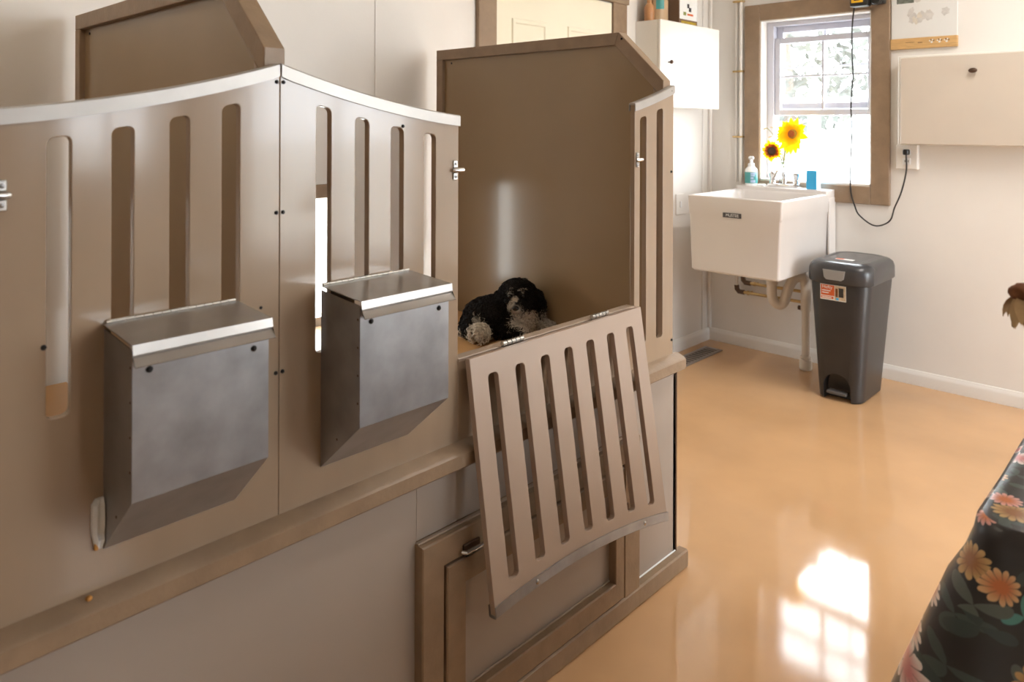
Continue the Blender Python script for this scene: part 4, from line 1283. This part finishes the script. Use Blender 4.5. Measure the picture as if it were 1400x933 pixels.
def tablecloth():
    r = .035
    base = round_rect(TX0, TX1, TY0, TY1, r, 8)
    # resample perimeter
    P2 = []
    m_ = len(base)
    for i in range(m_):
        a = Vector(base[i]); b = Vector(base[(i + 1) % m_])
        L = (b - a).length; k = max(1, int(L / .02))
        for q in range(k): P2.append(a + (b - a) * (q / k))
    n = len(P2); s = [0.]
    for i in range(n): s.append(s[-1] + (P2[(i + 1) % n] - P2[i]).length)
    corners = [Vector(c) for c in ((TX0, TY0), (TX1, TY0), (TX0, TY1), (TX1, TY1))]
    cen = Vector(((TX0 + TX1) / 2, (TY0 + TY1) / 2))
    nrm = []
    for i in range(n):
        t = (P2[(i + 1) % n] - P2[i - 1]).normalized(); nrm.append(Vector((t.y, -t.x)))
    if (P2[0] - cen).dot(nrm[0]) < 0: nrm = [-v for v in nrm]
    bm = bmesh.new(); uvl = bm.loops.layers.uv.new('UVMap')
    data = {}
    rows = []
    drops = [0, .004, .012, .03, .06, .10, .15, .2, .26, .32, .38, .44, .50, .56, .62]
    for di, dv in enumerate(drops):
        row = []
        for i in range(n):
            dc = min((P2[i] - c).length for c in corners)
            cf = math.exp(-(dc / .13) ** 2)
            fold = .5 + .5 * math.sin(s[i] * 2 * math.pi / .27 + 1.1 * math.sin(s[i] * 5.3) + .8)
            k = min(1, dv / .3)
            out = .006 * min(1, dv / .012) + dv * (.04 + .30 * cf * min(1, dv / .1)) + fold * .045 * k * (1 - .6 * cf) + .012 * math.sin(s[i] * 71) * k * k * .3
            p = P2[i] + nrm[i] * out
            z = TZ - (dv - .004 if dv > .012 else dv * .5)
            v = bm.verts.new((p.x, p.y, z)); row.append(v)
            data[v] = (s[i], dv)
        rows.append(row)
    for a, b in zip(rows, rows[1:]):
        for i in range(n):
            j = (i + 1) % n
            f = bm.faces.new((a[i], a[j], b[j], b[i]))
            for lp in f.loops:
                ss, dv = data[lp.vert]
                if i == n - 1 and ss < .5: ss = s[n]
                lp[uvl].uv = (ss, 3 - dv)
    f = bm.faces.new(rows[0])
    for lp in f.loops: lp[uvl].uv = (lp.vert.co.x + 5, lp.vert.co.y + 5)
    o = finish(bm, 'tablecloth', floral_m, None, angle=70)
    md = o.modifiers.new('thick', 'SOLIDIFY'); md.thickness = .0012; md.offset = -1
    return tag(o, 'black tablecloth with printed daisies draped over the table', 'tablecloth')


tablecloth()

# dried flower in a vase on the table, its head just enters the frame
hd_ = px(1400, 414, 1.02)
vb = V(.02, 1.40, TZ + .001)
bm = bmesh.new(); lathe(bm, [(.035, 0), (.04, .005), (.045, .05), (.03, .11), (.022, .14), (.026, .155), (.022, .154), (.018, .14), (.026, .11), (.04, .05), (.03, .01), (.004, .008)], vb, 24)
tag(finish(bm, 'table_vase', mat('cream_ceramic', (214, 202, 186), .3)), 'cream ceramic vase standing on the floral tablecloth', 'vase')
df = thing('dried_flower', 'blurred brown dried flower head at the right edge over the table', 'flower', vb)
bm = bmesh.new(); tube(bm, smooth_path([vb + V(0, 0, .02), vb + V(-.01, -.01, .16), vb + V(-.03, -.04, .30), hd_ + V(.06, .04, .07), hd_ + V(.012, .01, .018)], 8), .0035, 7); finish(bm, 'stem', stem_m, df)
bm = bmesh.new(); bmesh.ops.create_icosphere(bm, subdivisions=3, radius=.018)
for v in bm.verts: v.co *= 1 + random.uniform(-.08, .08); v.co.z *= .7; v.co += hd_ + V(0, 0, .014)
finish(bm, 'seed_head', drybrown_m, df)
dpm = petal_mesh('dried_petal', .045, .018, -.35, dry_m)
for k in range(14):
    a = 2 * math.pi * k / 14 + random.uniform(-.2, .2)
    o = bpy.data.objects.new('dried_petal', dpm); COL.objects.link(o); o.parent = df; o.matrix_parent_inverse = df.matrix_world.inverted()
    o.matrix_basis = Matrix.Translation(hd_ + V(.006 * math.cos(a), .006 * math.sin(a), .012)) @ Matrix.Rotation(a, 4, 'Z') @ Matrix.Rotation(random.uniform(.5, 1.2), 4, 'Y')

# ------------------------------------------------------------------ outdoors
bm = bmesh.new(); box(bm, -60, 60, YB + .15, 90, -.5, -.4); box(bm, -60, XW - .15, -40, YB + .15, -.5, -.4); box(bm, XE + .15, 60, -40, YB + .15, -.5, -.4)
struct(finish(bm, 'ground', ground_m), 'pale gravel ground outside the building')


def tree(loc, h, rad, label, seed):
    rnd = random.Random(seed)
    t = thing('tree', label, 'tree', loc, group='trees outside the window')
    L0 = Vector(loc)
    bm = bmesh.new(); tube(bm, [L0, L0 + V(.05, 0, h * .4), L0 + V(-.05, .05, h * .8)], [.14, .1, .05], 8); finish(bm, 'trunk', bark_m, t)
    bm = bmesh.new()
    for k in range(1500):
        d = V(rnd.gauss(0, 1), rnd.gauss(0, 1), rnd.gauss(0, 1)).normalized() * rad * rnd.uniform(.45, 1) ** .6
        c = L0 + V(0, 0, h * .68) + V(d.x, d.y, d.z * .95)
        u = V(rnd.uniform(-1, 1), rnd.uniform(-1, 1), rnd.uniform(-1, 1)).normalized(); w = u.orthogonal().normalized()
        s_ = rnd.uniform(.07, .15)
        bm.faces.new([bm.verts.new(c + u * s_), bm.verts.new(c + w * s_ * .5), bm.verts.new(c - u * s_), bm.verts.new(c - w * s_ * .5)])
    fo = finish(bm, 'foliage', leaf_m, t, smooth=False); fo['kind'] = 'stuff'
    return t


tree((-5.0, 11.5, -.4), 4.2, 1.5, 'leafy tree outside, left in the window view', 1)
tree((-2.4, 14.6, -.4), 4.0, 1.4, 'leafy tree outside, right in the window view', 2)
fe = thing('fence', 'white rail fence outside beyond the window', 'fence', (-4.2, 10, -.4))
for z in (.5, 1.0, 1.5): mbox('fence_rail', white_m, fe, -8, 0, 9.98, 10.02, z, z + .12, .005)
for k in range(5): mbox('fence_post', white_m, fe, -8 + 2 * k - .06, -8 + 2 * k + .06, 10.02, 10.14, -.4, 1.75, .005)
